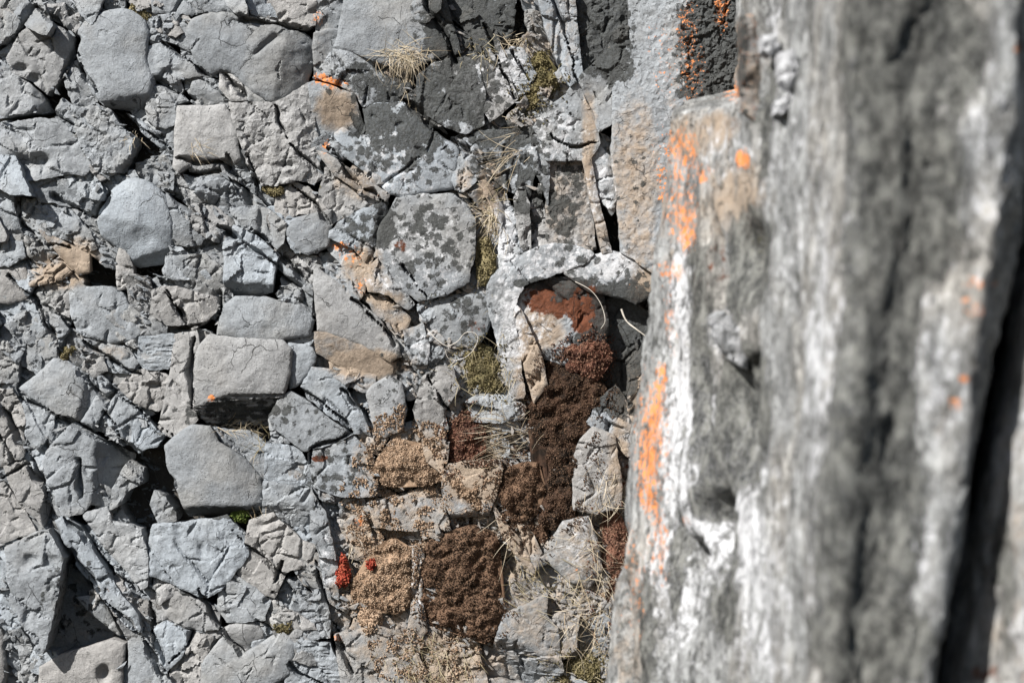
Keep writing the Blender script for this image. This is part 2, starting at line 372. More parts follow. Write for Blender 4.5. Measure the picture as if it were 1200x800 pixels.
def relief(pts, d, c, o, seed, dmax):
    """height in px above the stone's own plane"""
    x, y = pts[:, 0], pts[:, 1]
    h = np.zeros(len(pts))
    gx, gy = o.get('tilt', (0, 0))
    h += gx * (x - c[0]) + gy * (y - c[1])
    dome = o.get('dome', 4)
    h += dome * np.sqrt(np.clip(d / max(dmax, 1), 0, 1)) - dome
    bw = o.get('bw', 3.0)
    h -= o.get('bev', 2.5) * np.exp(-d / bw)
    for cut in o.get('cuts', ()):
        x0, y0, x1, y1, sl = cut[:5]
        L = math.hypot(x1 - x0, y1 - y0)
        wob = np.array([noise.noise((a * 0.07, b * 0.07, seed + 3)) for a, b in pts]) * 2.2
        sd = ((x1 - x0) * (y - y0) - (y1 - y0) * (x - x0)) / L + wob
        k = 1.1
        drop = np.where(sd > 8, sd, k * np.log1p(np.exp(np.clip(sd / k, -30, 30))))
        h -= sl * drop
        if len(cut) > 5:   # layered face
            m = np.clip(sd / 3, 0, 1)
            h += m * cut[5] * np.array([noise.noise((a * 0.05, b * 0.38 + 1.5 * noise.noise((a * .04, b * .04, seed)), seed)) * (.6 + 1.2 * noise.noise((a * .07, b * .07, seed + 2))) + 0.5 * noise.noise((a * 0.12, b * 0.8, seed + 5)) for a, b in pts])
    if 'under' in o:      # a broken lower face below a bent edge
        lines, sl, st = o['under']
        sd = np.full(len(pts), 1e9)
        for x0, y0, x1, y1 in lines:
            sd = np.minimum(sd, ((x1 - x0) * (y - y0) - (y1 - y0) * (x - x0)) / math.hypot(x1 - x0, y1 - y0))
        sd = sd + np.array([noise.noise((p_ * 0.09, q_ * 0.02, seed + 3)) for p_, q_ in pts]) * 1.5
        h -= sl * np.where(sd > 8, sd, np.log1p(np.exp(np.clip(sd, -30, 30))))
        m = np.clip(sd / 3, 0, 1)
        h += m * st * np.array([noise.noise((p_ * 0.03, q_ * 0.55, seed)) + 0.7 * noise.noise((p_ * 0.06, q_ * 0.95, seed + 5)) for p_, q_ in pts])
    for dx, dy, rx, ry, dep in o.get('dents', ()):
        h -= dep * np.exp(-(((x - dx) / rx) ** 2 + ((y - dy) / ry) ** 2) ** 1.5)
    ch = o.get('chips')
    if ch:
        n, amp = ch
        amp *= min(1.0, dmax / 13.0)
        of, tl, e = cells(pts, c, max(dmax, 6), seed, n)
        gate = np.clip(np.array([noise.noise((a_ * .035, b_ * .035, seed + 12)) for a_, b_ in pts]) * 5 - .1, 0, 1)
        h -= o.get('crack', 5) * np.exp(-(e / 1.25) ** 2) * gate
        h += of * amp * 0.55 + np.clip(tl, -2.2, 2.2) * amp
        of, tl, e = cells(pts, c, max(dmax, 6) * 0.5, seed + 7.7, n * 4)
        gate = np.clip(np.array([noise.noise((a_ * .05, b_ * .05, seed + 22)) for a_, b_ in pts]) * 6 - .9, 0, 1)
        h -= o.get('crack', 5) * .7 * np.exp(-(e / 1.0) ** 2) * gate
        h += (of * 0.3 + np.clip(tl, -2, 2) * 0.4) * amp * 0.55
    lo, hi = pts.min(0) - 5, pts.max(0) + 5
    for cw, cl in CRACKS:
        cl = np.array(cl, float)
        if (cl.max(0) < lo).any() or (cl.min(0) > hi).any():
            continue
        wv = np.array([(noise.noise((p_ * .05, q_ * .05, 4.4)), noise.noise((p_ * .05, q_ * .05, 8.8)), noise.noise((p_ * .045, q_ * .045, 1.7))) for p_, q_ in pts])
        q_ = pts + wv[:, :2] * 5
        dc = np.full(len(pts), 1e9)
        for A_, B_ in zip(cl[:-1], cl[1:]):
            ab = B_ - A_
            t_ = np.clip(((q_ - A_) @ ab) / (ab @ ab), 0, 1)
            dc = np.minimum(dc, np.hypot(*(q_ - (A_ + t_[:, None] * ab)).T))
        hw = cw * np.clip(1.0 + wv[:, 2] * 2.2, .15, 2.2)
        h -= 16 * np.exp(-np.clip(dc / hw, 0, 9) ** 3)
    fa = o.get('fb', 1.2)
    h += fbm(pts, o.get('ff', 0.055), seed, 6, 0.75) * fa
    return h


def build_stone(name, poly, o, mat=None):
    SEED[0] += 1.37
    seed = SEED[0]
    g = o.get('g', 1.95)
    p = np.array(poly, float).reshape(-1, 2)
    if area(p) < 0:
        p = p[::-1]
    p = chaikin(p, o.get('rd', 1))
    p = resample(p, g, o.get('rag', 1.5), seed, o.get('grow', .9))
    c = centroid(p)
    lo, hi = p.min(0), p.max(0)
    gx, gy = np.meshgrid(np.arange(lo[0], hi[0] + g, g), np.arange(lo[1], hi[1] + g, g * 0.87))
    gx[1::2] += g / 2
    pts = np.stack([gx.ravel(), gy.ravel()], 1) + RNG.normal(0, g * 0.16, (gx.size, 2))
    pts = pts[inside(p, pts)]
    if len(pts):
        dd = edge_dist(p, pts)
        keep = dd > g * 0.6
        pts, dd = pts[keep], dd[keep]
    else:
        dd = np.zeros(0)
    allp = np.concatenate([p, pts]) if len(pts) else p
    d = np.concatenate([np.zeros(len(p)), dd])
    dmax = max(d.max(), 2.0)
    nb = len(p)
    v2, _, f2, ov, _, _ = delaunay_2d_cdt([Vector((float(a), float(b))) for a, b in allp], [], [list(range(nb))], 1, 1e-4, True)
    v2 = np.array([(v.x, v.y) for v in v2])
    orig = [l[0] if len(l) else -1 for l in ov]
    dv = np.array([d[i] if i >= 0 else 0.0 for i in orig])
    h = relief(v2, dv, c, o, seed, dmax)
    T = o.get('T', 62)
    h = np.maximum(h, -T * 0.8)
    h0 = o.get('h', 0)
    k = kfac(-h0 * S)
    # boundary loop in order
    inv = {}
    for j, l in enumerate(ov):
        for i in l:
            inv[i] = j
    loop = [inv[i] for i in range(nb) if i in inv]
    loop = [a for n_, a in enumerate(loop) if a != loop[n_ - 1]]
    V = [((a - c[0]) * k, -hh * k, -(b - c[1]) * k) for (a, b), hh in zip(v2, h)]
    px = list(v2[:, 0]); py = list(v2[:, 1])
    F = [tuple(f) for f in f2]
    if F:
        ok = inside(p, np.array([v2[list(f)].mean(0) for f in F]))
        F = [f for f, k_ in zip(F, ok) if k_]
    f2 = F[:]
    prev = loop
    nl = len(loop)
    conc = o.get('conc')
    for frac, sc_ in ((0.18, 1.0), (0.5, 0.985), (1.0, 0.90)):
        if conc:
            sc_ = 1.0
        ring = []
        for i in loop:
            a, b = v2[i]
            hb = h[i] * (1 - frac) - T * frac
            j = 1.0 if conc else 1.0 + noise.noise((a * 0.12, b * 0.12, seed + frac * 20)) * 0.025
            V.append(((a - c[0]) * k * sc_ * j, -hb * k, -(b - c[1]) * k * sc_ * j))
            px.append(a); py.append(b)
            ring.append(len(V) - 1)
        for q in range(nl):
            r = (q + 1) % nl
            F.append((prev[r], prev[q], ring[q], ring[r]))
        prev = ring
    if conc:
        F.append(tuple(prev))
    else:
        V.append((0, T * k, 0)); px.append(c[0]); py.append(c[1])
        cc = len(V) - 1
        for q in range(nl):
            F.append((prev[(q + 1) % nl], prev[q], cc))
    # orient: front faces towards the camera (-Y)
    a, b, c_ = (Vector(V[i]) for i in F[0])
    if (b - a).cross(c_ - a).y > 0:
        F = [tuple(reversed(f)) if len(f) == 3 and i < len(f2) else f for i, f in enumerate(F)]
    w = paint(np.array(px), np.array(py), o)
    ob = make_mesh(name, V, F, mat or M_ROCK, None, at(c[0], c[1], -h0 * S), o.get('sharp', 34), True, w)
    me = ob.data
    import bmesh
    bm = bmesh.new(); bm.from_mesh(me)
    bmesh.ops.recalc_face_normals(bm, faces=bm.faces)
    bm.to_mesh(me); bm.free()
    me.set_sharp_from_angle(angle=math.radians(o.get('sharp', 34)))
    return ob, c



# ---------------------------------------------------------------- the stones one can tell apart
# (key, what it looks like, outline in photo pixels, options)
SM = dict(rd=1, rag=1.0, dome=5, bev=1.0, bw=1.6, fb=1.2, sharp=26)                 # smooth, rounded
FL = dict(rd=0, rag=1.5, dome=.5, bev=.5, bw=1.0, fb=1.2, ff=.07, chips=(5, 1.7), sharp=22)  # flat joint block
RO = dict(rd=0, rag=2.3, dome=1, bev=.6, bw=1.0, fb=1.4, ff=.07, chips=(9, 3.0), sharp=22)  # broken, craggy
SH = dict(rd=0, rag=1.0, dome=1, bev=1.2, bw=1.6, fb=1.2, chips=(3, .9), T=36)  # thin shard


def K(base, **kw):
    d = dict(base)
    d.update(kw)
    return d


STONES = [
 # ---- upper left
 ('cornerslab', 'rough grey slab', [-14,-14,24,-14,38,8,28,25,14,46,-14,55], K(RO, h=6, chips=(5,.8))),
 ('pentagon', 'rough five-sided grey rock', [41,14,62,26,83,40,84,64,78,82,62,103,54,110,38,96,15,84,7,68,20,42], K(RO, h=6, chips=(6,1.1), dents=[(40,93,7,6,10),(24,80,8,5,9)])),
 ('blockledge', 'grey wedge with a shaded side', [-14,88,14,84,30,95,48,112,57,128,30,134,8,138,-14,138], K(FL, h=4, cuts=[(42,138,36,96,.8)])),
 ('topchip', 'small rough grey chip', [46,5,75,4,80,20,105,8,92,28,86,40,70,28,55,18], K(RO, h=1)),
 ('eggboulder', 'big smooth egg-shaped boulder with a brownish underside', [87,60,89,37,100,22,117,13,137,9,155,12,167,22,173,37,171,55,170,75,179,92,176,106,171,127,124,125,115,117,107,108,97,85], K(SM, h=16, dome=9, cuts=[(110,119,178,107,1.2,2)], fb=1.0)),
 ('shardleft', 'narrow flaking shard', [84,72,90,70,97,86,108,108,116,119,107,126,100,128,90,125,80,110,76,95], K(RO, h=3, chips=(5,1.8))),
 ('pocked', 'rough pocked grey rock', [118,126,128,130,141,148,160,162,155,180,143,203,128,200,112,200,97,178,88,150,88,128,104,124], K(RO, h=7, rd=0, chips=(6,1.8), fb=3)),
 ('greenslab', 'broad greenish grey slab', [-14,146,30,140,68,139,80,150,95,172,108,192,98,206,78,204,40,211,-14,214], K(FL, h=6, rag=2.2, dents=[(24,194,17,13,15),(46,188,12,8,12)], green=.03)),
 ('crackpale', 'pale cracked stone', [174,22,185,17,205,16,217,25,220,40,225,60,205,50,192,47,177,50,172,37], K(FL, h=4, dents=[(188,30,2.5,9,9)])),
 ('tinysmooth', 'small smooth pale stone', [172,55,192,50,207,60,222,72,238,88,222,90,207,92,190,98,180,90,170,76], K(FL, h=5, chips=(4,1.0), dents=[(200,84,12,4,3)])),
 ('broadboulder', 'broad rounded boulder with a radially scored end', [217,32,225,20,250,13,300,18,335,28,358,38,369,50,362,80,355,100,335,113,318,120,300,110,285,98,268,82,255,82,245,90,232,75,222,55], K(SM, h=15, dome=9, cuts=[(318,125,338,20,.5)], chips=(3,.5))),
 ('topstrip', 'long broken strip of rock', [180,-14,287,-14,292,15,250,12,225,18,213,15,178,15], K(RO, h=3, chips=(7,1.2))),
 ('topwedge', 'flat wedge-shaped slab', [287,-14,372,-14,370,30,355,33,330,27,295,17], K(FL, h=5, tilt=(.08,.05))),
 ('pinkpost', 'narrow pinkish post with orange specks', [374,-14,412,-14,396,40,386,75,396,86,368,92,367,58], K(FL, h=7, tan=.22)),
 ('creamchip', 'cream coloured triangular chip', [257,82,270,82,283,98,288,117,270,118,258,103], K(SH, h=8, tan=.1)),
 ('tinywedge', 'tiny dark-edged wedge', [287,99,300,109,310,119,290,118], K(SH, h=6)),
 ('halfshade', 'dull grey half-dome chip', [224,97,235,93,252,104,264,119,262,123,222,122], K(SM, h=6, dome=4, cuts=[(218,98,268,112,.5)])),
 ('squaretop', 'smooth square-topped rock', [207,124,262,123,272,138,277,150,278,170,281,186,270,193,255,185,220,186,222,194,208,202,202,195,204,160], K(SM, rd=0, h=13, dome=5)),
 ('lipstone', 'stepped lip of rock', [220,188,256,188,268,197,280,212,268,206,240,204,222,200], K(SH, h=3)),
 ('broken', 'broken grey lump', [214,204,240,206,258,204,270,215,279,232,262,243,245,236,232,229,219,216], K(RO, h=5, cuts=[(235,222,272,224,.6)])),
 ('roundchip', 'roundish rough stone', [175,104,185,98,207,105,221,118,207,122,204,145,195,150,183,148,172,140,170,125], K(RO, h=5, rd=0, chips=(6,2))),
 ('splinter', 'thin pale splinter', [148,133,163,140,180,155,197,171,190,173,170,159], K(SH, h=0)),
 ('smallpale', 'small angular pale chip', [195,151,203,149,202,189,190,196,180,190,194,176], K(SH, h=-2)),
 ('craggy', 'craggy many-faceted rock', [268,120,288,119,318,122,335,113,360,97,366,115,368,140,372,165,372,190,378,208,365,215,345,210,320,218,306,216,300,205,290,190,280,165], K(RO, h=12, chips=(11,2.2), fb=2.6, dents=[(338,193,8,4,8)], cuts=[(345,215,347,100,.3)])),
 ('tanfacet', 'smooth tan triangular face', [360,97,368,95,385,100,415,110,423,140,430,156,420,161,400,149,392,156,385,166,372,160,366,130], K(FL, h=11, cuts=[(355,112,412,112,.35)], chips=None)),
 ('slate', 'slate-dark block, smooth on its left and lichened on its right', [368,90,390,58,405,58,440,72,475,100,480,119,455,119,425,125,415,109,395,98], K(FL, h=8, cuts=[(420,125,410,60,.30)], blk=.12)),
 ('topslab', 'big flat bluish slab', [405,-14,497,-14,510,25,522,50,528,62,500,72,470,78,455,76,440,71,405,57,390,55,396,40], K(SM, rd=0, h=13, dome=4, fb=1.2, blk=.05)),
 ('plank', 'thin leaning pinkish plank', [500,-14,518,-14,528,20,540,62,531,62,514,30], K(SH, h=12, tan=.15)),
 ('darkback', 'dark mossy recessed rock', [518,-14,605,-14,600,45,560,58,545,34], K(RO, h=-8, chips=(6,2), blk=.5, green=.1)),  # black paint holds its dark moss and the shade of the recess
 ('pinkchip', 'small pinkish chip', [505,57,530,54,536,71,512,75], K(RO, h=6, tan=.3)),
 ('blackblock', 'block coated in black lichen', [488,90,510,74,545,66,560,75,569,110,566,146,545,157,530,151,510,141,488,126], K(FL, h=9, fb=2, chips=(5,1.4))),
 ('spottedbig', 'long boulder blotched with black lichen', [425,127,440,121,475,119,486,129,500,145,520,160,538,171,535,200,530,220,500,225,470,230,455,225,435,205,420,195,400,181,392,166,392,156,402,149,420,163,428,146], K(SM, rd=0, h=11, dome=6, chips=(4,.6))),
 ('spottedside', 'lichen-blotched angular block', [543,163,565,152,600,152,625,158,629,190,620,231,600,226,580,211,575,190,560,176], K(FL, h=6, fb=2, chips=(6,2))),
 ('bluepost', 'bluish upright stone split by a crack', [553,35,580,33,590,62,601,100,606,115,590,130,574,143,567,130,565,90,559,60], K(FL, h=8, chips=(4,.6))),
 ('bluechip', 'smooth pale blue-grey chip', [584,60,600,55,613,58,629,85,621,105,609,113,596,85], K(FL, h=5)),
 ('tanshard', 'curved orange-tan shard', [536,164,543,164,556,185,575,213,592,250,588,263,578,246,558,206,547,195], K(SH, h=16, tan=.3, cuts=[(578,250,548,185,.6)])),
 ('redplank', 'narrow reddish splinter', [539,196,550,194,553,225,548,232,537,216], K(SH, h=4, tan=.5, rust=.25)),
 ('hexagon', 'hexagonal block spotted with black lichen', [465,232,480,229,500,227,530,228,546,240,556,256,556,300,549,330,520,346,490,352,470,338,455,315,441,300,443,270], K(FL, h=13, rd=0, dome=3, fb=1.3, chips=None)),
 ('hexcorner', 'bluish corner flake', [443,303,455,318,472,340,485,356,478,363,455,346,432,341,427,325,434,310], K(FL, h=10, tilt=(-.05,.02))),
 ('speckwedge', 'speckled wedge with a darker right side', [386,271,405,255,425,245,450,237,456,250,444,268,441,296,432,311,415,291,385,279], K(FL, h=10, cuts=[(428,320,445,235,.7)])),
 ('orangeface', 'orange-stained tan face', [384,277,410,291,432,312,427,342,415,332,405,316,392,301,384,291], K(FL, h=7, tilt=(.1,.12))),
 ('tansliver', 'long tan sliver', [370,176,382,180,420,203,456,228,452,239,425,226,393,206], K(SH, h=10, tan=.35, tilt=(.03,-.1))),
 ('greyface', 'smooth slanting grey face', [382,186,393,207,430,238,421,249,400,256,386,263,375,256,372,231,380,206], K(FL, h=3, tan=.15)),
 ('bluewedge', 'smooth bluish wedge', [333,270,348,255,388,246,388,260,385,288,360,298,345,291], K(SM, rd=0, h=11, dome=4)),
 ('rubbletop', 'rough lumps of broken rock', [322,224,345,214,360,220,378,238,384,246,350,251,333,262,322,245], K(RO, h=4, chips=(8,1.4))),
 ('lightwedge', 'light grey cracked wedge', [270,245,290,241,315,245,335,262,333,286,325,291,300,273,276,263], K(FL, h=8, dents=[(305,258,3,14,5)], tilt=(.06,.06))),
 ('ledgeblock', 'square pale block with a mottled underside', [262,284,274,264,300,276,326,299,320,322,318,341,300,346,265,346,262,330], K(FL, h=10, cuts=[(258,330,322,334,1.8,2.5)])),
 ('battens', 'long thin batten of rock', [284,279,292,277,330,309,366,336,366,346,345,331,318,309], K(SH, h=6)),
 ('mottledfoot', 'mottled footing stone', [322,344,345,330,356,328,366,346,364,372,350,358,330,352], K(RO, h=2)),
 # ---- middle left
 ('onion', 'onion-shaped domed boulder', [112,250,118,240,130,222,145,210,158,207,172,212,185,222,193,230,197,245,201,265,200,290,198,306,175,309,155,313,145,298,130,285,117,275,112,262], K(SM, h=18, dome=11, fb=1.0, cuts=[(108,252,162,262,.28),(150,304,205,288,.9)], dents=[(166,278,12,14,4)])),
 ('stem', 'pale stem under a boulder', [140,288,150,300,155,312,157,336,138,340,136,310], K(SH, h=2)),
 ('onionside', 'smooth three-sided grey stone', [195,227,202,234,222,246,241,261,244,272,235,286,220,288,205,286,201,262], K(FL, h=9)),
 ('rubble1', 'crumbly grey rubble block', [40,245,58,239,75,250,92,258,105,270,112,291,95,296,85,281,60,276,42,266], K(RO, h=2, chips=(9,1.6))),
 ('edgepillar', 'tall worn grey stone', [-14,216,12,218,16,240,25,280,28,300,10,312,-14,312], K(RO, h=4, chips=(6,2))),
 ('rubble2', 'fractured low ridge of rubble', [30,216,60,206,100,215,110,226,105,246,75,239,45,236], K(RO, h=1, chips=(10,1.8))),
 ('tantop', 'tan broken plank', [45,269,80,286,103,298,104,318,90,322,78,309,63,291], K(SH, h=8, tan=.5, cuts=[(60,285,104,322,.5)])),
 ('tanbase', 'tan split wedge', [33,332,55,318,72,308,83,319,75,326,50,333,35,335], K(SH, h=11, tan=.6, tilt=(.05,-.1))),
 ('midrock', 'broad grey rock with a rounded lower edge', [81,320,100,336,130,335,142,345,160,374,166,390,155,399,130,401,105,395,90,390,82,365], K(FL, h=9, rd=0, dome=5, chips=(5,.8))),
 ('midchip', 'dull grey chip', [50,340,80,334,81,371,70,366,50,351], K(FL, h=3)),
 ('creased', 'creased grey rock', [20,369,45,362,70,370,79,386,70,405,60,416,30,401,6,381], K(RO, h=5, rd=0, cuts=[(30,405,40,360,.2)])),
 ('edgesmooth', 'smooth worn grey stone', [-14,314,12,314,28,312,36,335,30,350,10,356,-14,352], K(SM, rd=0, h=3, dome=3)),
 ('wrinkled', 'wrinkled slope of grey rock', [177,320,195,329,206,300,240,298,260,314,262,336,257,346,228,341,210,331], K(RO, h=7, chips=(7,1.1), cuts=[(200,310,260,306,.15)])),
 ('underwrinkle', 'angular pale rock', [190,336,208,336,240,346,257,347,255,362,240,377,225,385,215,376,205,356], K(FL, h=6, chips=(5,1.8))),
 ('palefin', 'pale fin-shaped stone', [178,340,188,336,200,355,216,380,195,381,176,366], K(FL, h=8)),
 ('palesliver', 'small bright sliver', [165,392,178,366,196,383,194,394], K(SH, h=6)),
 ('strata', 'brownish block with fine level layers', [163,395,203,392,205,410,200,431,170,433,160,425], K(FL, h=5, chips=None, tan=.12, cuts=[(150,394,210,392,.06,2.0)])),
 ('tanledge', 'long buff ledge', [86,396,130,401,150,408,162,425,155,433,130,421,90,406], K(SH, h=4, tan=.28, chips=(5,1.8))),
 ('smallcube', 'small blocky stone', [98,425,110,410,120,414,126,435,110,441,95,433], K(RO, h=3, chips=(5,1.4))),
 ('bluntrock', 'blunt domed rock with a brown right side', [20,455,40,440,62,420,75,422,90,435,100,453,117,457,98,494,82,495,60,485,40,471], K(SM, rd=0, h=11, dome=7, cuts=[(86,500,100,448,1.2)], tan=.05)),
 ('stepped', 'stepped grey rock with dark hollows', [138,455,155,436,170,433,198,440,195,470,185,480,165,476,150,466], K(RO, h=5, chips=(6,1.4), dents=[(178,452,12,4,8)])),
 ('notched', 'notched pale block', [122,490,136,461,160,480,190,511,183,522,160,531,140,511], K(RO, h=6, chips=(6,1.3), dents=[(150,507,5,8,9)])),
 ('paleslat', 'pale slanting slat', [94,496,118,455,131,460,110,501], K(SH, h=5)),
 ('tallpale', 'tall pale tapering slab', [205,392,230,387,233,402,223,430,226,471,231,491,215,511,195,512,185,500,192,470,200,430], K(FL, h=7, rd=0, tilt=(.08,0), chips=(4,.7))),
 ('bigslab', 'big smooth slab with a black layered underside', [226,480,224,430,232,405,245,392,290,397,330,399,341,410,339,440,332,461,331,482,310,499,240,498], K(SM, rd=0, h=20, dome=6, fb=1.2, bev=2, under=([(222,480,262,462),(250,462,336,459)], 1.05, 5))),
 ('backslab', 'low smooth bluish slab', [254,392,259,360,275,347,310,348,350,358,366,375,362,393,340,396,315,401,290,398], K(SM, rd=0, h=12, dome=5, cuts=[(300,405,290,345,.12)])),
 ('sideknob', 'rounded dull knob', [333,402,364,405,370,420,360,441,346,453,338,456], K(SM, h=8, dome=4)),
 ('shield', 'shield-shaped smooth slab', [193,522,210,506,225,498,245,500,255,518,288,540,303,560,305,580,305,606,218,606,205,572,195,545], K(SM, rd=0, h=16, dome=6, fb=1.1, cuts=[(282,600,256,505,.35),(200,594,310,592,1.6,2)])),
 ('recess', 'brownish recessed stone', [250,500,290,504,312,520,315,560,304,562,290,536,262,519], K(RO, h=-4, tan=.25, chips=(5,1.4))),
 ('kite', 'flat kite-shaped stone', [315,487,325,470,340,459,360,471,385,490,413,509,385,521,357,528,345,520,320,501], K(FL, h=11, chips=None, dome=2)),
 ('behindkite', 'speckled bluish flat block', [352,453,365,430,385,432,415,440,405,456,428,490,434,510,414,507,385,486,360,467], K(FL, h=8, chips=(3,.7), cuts=[(412,512,395,440,.12)])),
 ('whitened', 'whitish square stone', [311,520,335,521,350,526,362,545,366,570,310,563], K(FL, h=7, pale=.2)),
 ('scored', 'square stone with scored lower edge', [309,564,365,572,368,590,371,621,345,618,307,605], K(FL, h=9, cuts=[(300,586,375,592,.5,1.5)], pale=.1)),
 ('dotted', 'wide grey block dotted with dark spots', [361,530,386,523,414,511,436,530,441,560,438,581,400,582,368,571,362,546], K(FL, h=7, chips=(4,.5))),
 ('tallsmooth', 'upright smooth grey stone', [428,458,455,439,470,449,476,480,470,505,450,512,438,500], K(SM, rd=0, h=10, dome=3)),
 ('tanbevel', 'smooth tan slanting face', [369,389,385,391,420,404,461,425,458,437,440,451,400,431,372,413], K(FL, h=8, chips=None, tan=.55, tilt=(-.05,-.28))),
 ('abovebevel', 'broad blue-grey slab', [367,310,385,324,400,335,415,350,440,370,465,400,470,418,458,424,420,403,372,387,368,350], K(SM, rd=0, h=12, dome=4, cuts=[(372,385,398,315,-.0)])),
 ('brownshards', 'fibrous brown shards', [402,320,430,344,470,361,481,375,471,396,440,366], K(RO, h=4, tan=.45, chips=(9,1.5))),
 ('whitestub', 'whitish stub', [472,386,495,379,503,405,500,426,484,426,474,410], K(FL, h=7, pale=.3)),
 ('stublet', 'short speckled stub', [504,396,516,397,521,415,511,426,501,425], K(RO, h=4, pale=.2)),
 ('roundspot', 'roundish stone with rusty spots', [500,366,510,352,540,345,570,345,576,365,573,386,560,405,540,406,520,401,505,386], K(SM, h=6, dome=5)),
 # ---- lower left
 ('edgelow', 'weathered grey stone', [-14,455,15,455,30,490,25,510,28,535,0,546,-14,545], K(RO, h=3)),
 ('slimrock', 'slim upright grey rock', [28,470,40,465,62,485,62,502,45,527,30,511], K(RO, h=5, chips=(4,.9))),
 ('brownside', 'rough rock with a flat brown side', [50,540,65,515,85,496,115,514,150,535,146,551,130,572,129,596,105,592,95,602,75,606,60,581,50,556], K(RO, h=11, chips=(8,1.6), cuts=[(104,605,112,505,1.3)], tan=.08)),
 ('leaf', 'leaf-shaped pale stone', [150,540,165,549,166,566,147,577,141,591,129,597,133,572], K(FL, h=6)),
 ('pillowchip', 'pale narrow chip', [180,575,190,579,206,600,207,610,186,613,176,591], K(FL, h=5, pale=.1)),
 ('edgetop', 'broken grey edge stone', [-14,398,8,398,24,420,20,446,-14,450], K(RO, h=3)),
 ('shuttle', 'long pointed slab', [4,546,30,540,45,559,56,590,50,616,25,591,8,561], K(FL, h=7, chips=(5,1.4))),
 ('flatgrey', 'flat grey slab with a greenish cast', [-14,560,4,564,30,600,43,623,5,635,-14,630], K(FL, h=4, tilt=(.0,.05))),
 ('jagged', 'jagged upright rock', [4,641,40,624,55,622,73,654,66,700,56,750,48,766,30,741,12,706], K(RO, h=34, T=90, chips=(8,1.4), dents=[(35,657,9,8,8)])),
 ('hollowwall', 'dark brown slanting face in a hollow', [58,660,104,662,126,700,146,748,100,762,50,772,52,720], K(FL, h=-34, tan=.3, chips=(3,.6), tilt=(-.1,-.1), fb=.8)),
 ('lonetriangle', 'small bright triangular stone', [89,700,117,696,140,744,120,730], K(SH, h=-2)),
 ('botleft', 'narrow grey splinter', [18,745,30,750,45,775,56,812,30,812], K(RO, h=2)),
 ('botedge', 'rounded grey stone', [-14,735,2,740,6,790,0,812,-14,812], K(SM, h=2)),
 ('botslab', 'low rounded slab with one dark hole', [46,782,70,768,130,750,146,754,141,812,44,812], K(SM, rd=0, h=9, dome=4, dents=[(121,789,7,9,14)])),
 ('diagonal', 'long diagonal rail of rock', [64,610,75,604,92,616,112,650,136,690,160,720,165,741,150,737,120,702,88,660], K(FL, h=13, dome=3, chips=(6,1.0))),
 ('pittedlong', 'long pitted grey rock', [97,602,125,594,131,610,165,620,172,650,172,686,165,691,150,671,120,640], K(RO, h=8, rd=0, chips=(7,1))),
 ('dentslab', 'wide dented pale slab', [173,636,178,615,215,612,265,604,285,625,290,650,276,672,259,690,240,700,215,691,195,681,173,674], K(FL, rd=0, h=12, dome=4, fb=2, dents=[(210,622,6,10,4),(236,645,4,8,3)])),
 ('belowdent', 'smooth buttress stone', [256,692,275,674,300,690,316,705,311,726,265,729,255,711], K(FL, h=8)),
 ('lumps', 'cluster-edged lumpy rock', [286,641,290,609,320,601,350,630,370,640,361,661,336,671,321,701,300,691,277,672], K(RO, h=7, rd=0, chips=(10,1.7))),
 ('roundwedge', 'dull rounded wedge', [257,741,272,730,300,730,311,746,290,767,279,766], K(SM, h=9, dome=5, cuts=[(262,735,315,735,.4)])),
 ('palebottom', 'pale bluish bottom slab', [236,778,260,746,285,767,330,739,345,755,340,790,300,814,234,814], K(SM, rd=0, h=8, dome=4, chips=(3,.6))),
 ('innerwedge', 'grey wedge between two cracks', [180,736,195,727,222,741,213,770,196,786,182,766], K(FL, h=6)),
 ('bluesplit', 'smooth blue-grey split stone', [150,742,164,738,178,760,191,786,186,814,150,814], K(SM, rd=0, h=6, dome=3)),
 ('crumblow', 'crumbling corner rock', [200,780,215,768,225,742,250,745,238,775,232,814,196,814], K(RO, h=3)),
 ('midlow', 'low brownish broken rock', [177,690,196,684,216,694,236,703,256,715,256,738,225,738,196,724,180,730], K(RO, h=1, chips=(7,1.2))),
 ('palestrip', 'upright pale strip', [364,570,372,588,381,600,393,650,396,702,379,690,374,650,364,620], K(FL, h=9, pale=.25, rag=1.8)),
 ('tallgrey', 'greyish upright rock', [350,702,375,690,386,720,386,746,352,752], K(RO, h=4)),
 ('linedblock', 'block ruled with thin level lines', [334,762,350,750,386,754,401,790,396,814,334,814], K(FL, h=6, tan=.1, cuts=[(330,748,390,748,.05,1.8)])),
 ('bottomgrey', 'grey cracked foot stone', [392,744,440,731,480,745,501,790,490,814,402,814], K(FL, h=8, chips=(6,2))),
 ('bottomtan', 'tan low block with dry grass on it', [500,771,520,760,560,764,571,800,560,814,508,814], K(FL, h=5, tan=.35)),
 # ---- centre and right
 ('arch', 'arched speckled rock', [570,337,580,320,600,305,625,290,645,285,670,287,697,295,687,309,655,318,640,326,618,331,607,346,602,370,607,400,612,440,616,466,600,466,590,430,580,391,572,361], K(FL, h=17, dome=0, rd=1, conc=True, fb=1.6, pale=.12, chips=(4,1.0), rag=1.6, crack=1.5)),
 ('archright', 'pale shoulder stone with black flecks and a tan edge', [658,318,690,301,715,294,741,300,772,322,770,346,745,356,735,351,712,345,690,341], K(SM, rd=0, h=16, dome=4, fb=1.5)),
 ('rustblack', 'rust and black stained stone with a cream patch', [604,352,618,334,648,325,684,326,706,340,714,380,706,412,674,430,642,424,618,404,606,378], K(SM, rd=1, h=12, dome=9, fb=2.4, chips=(4,1.6))),
 ('tanfiber', 'fibrous tan pillar', [600,352,612,366,634,415,641,452,626,472,617,442,607,400], K(SH, h=19, tan=.45, chips=(6,1.2))),
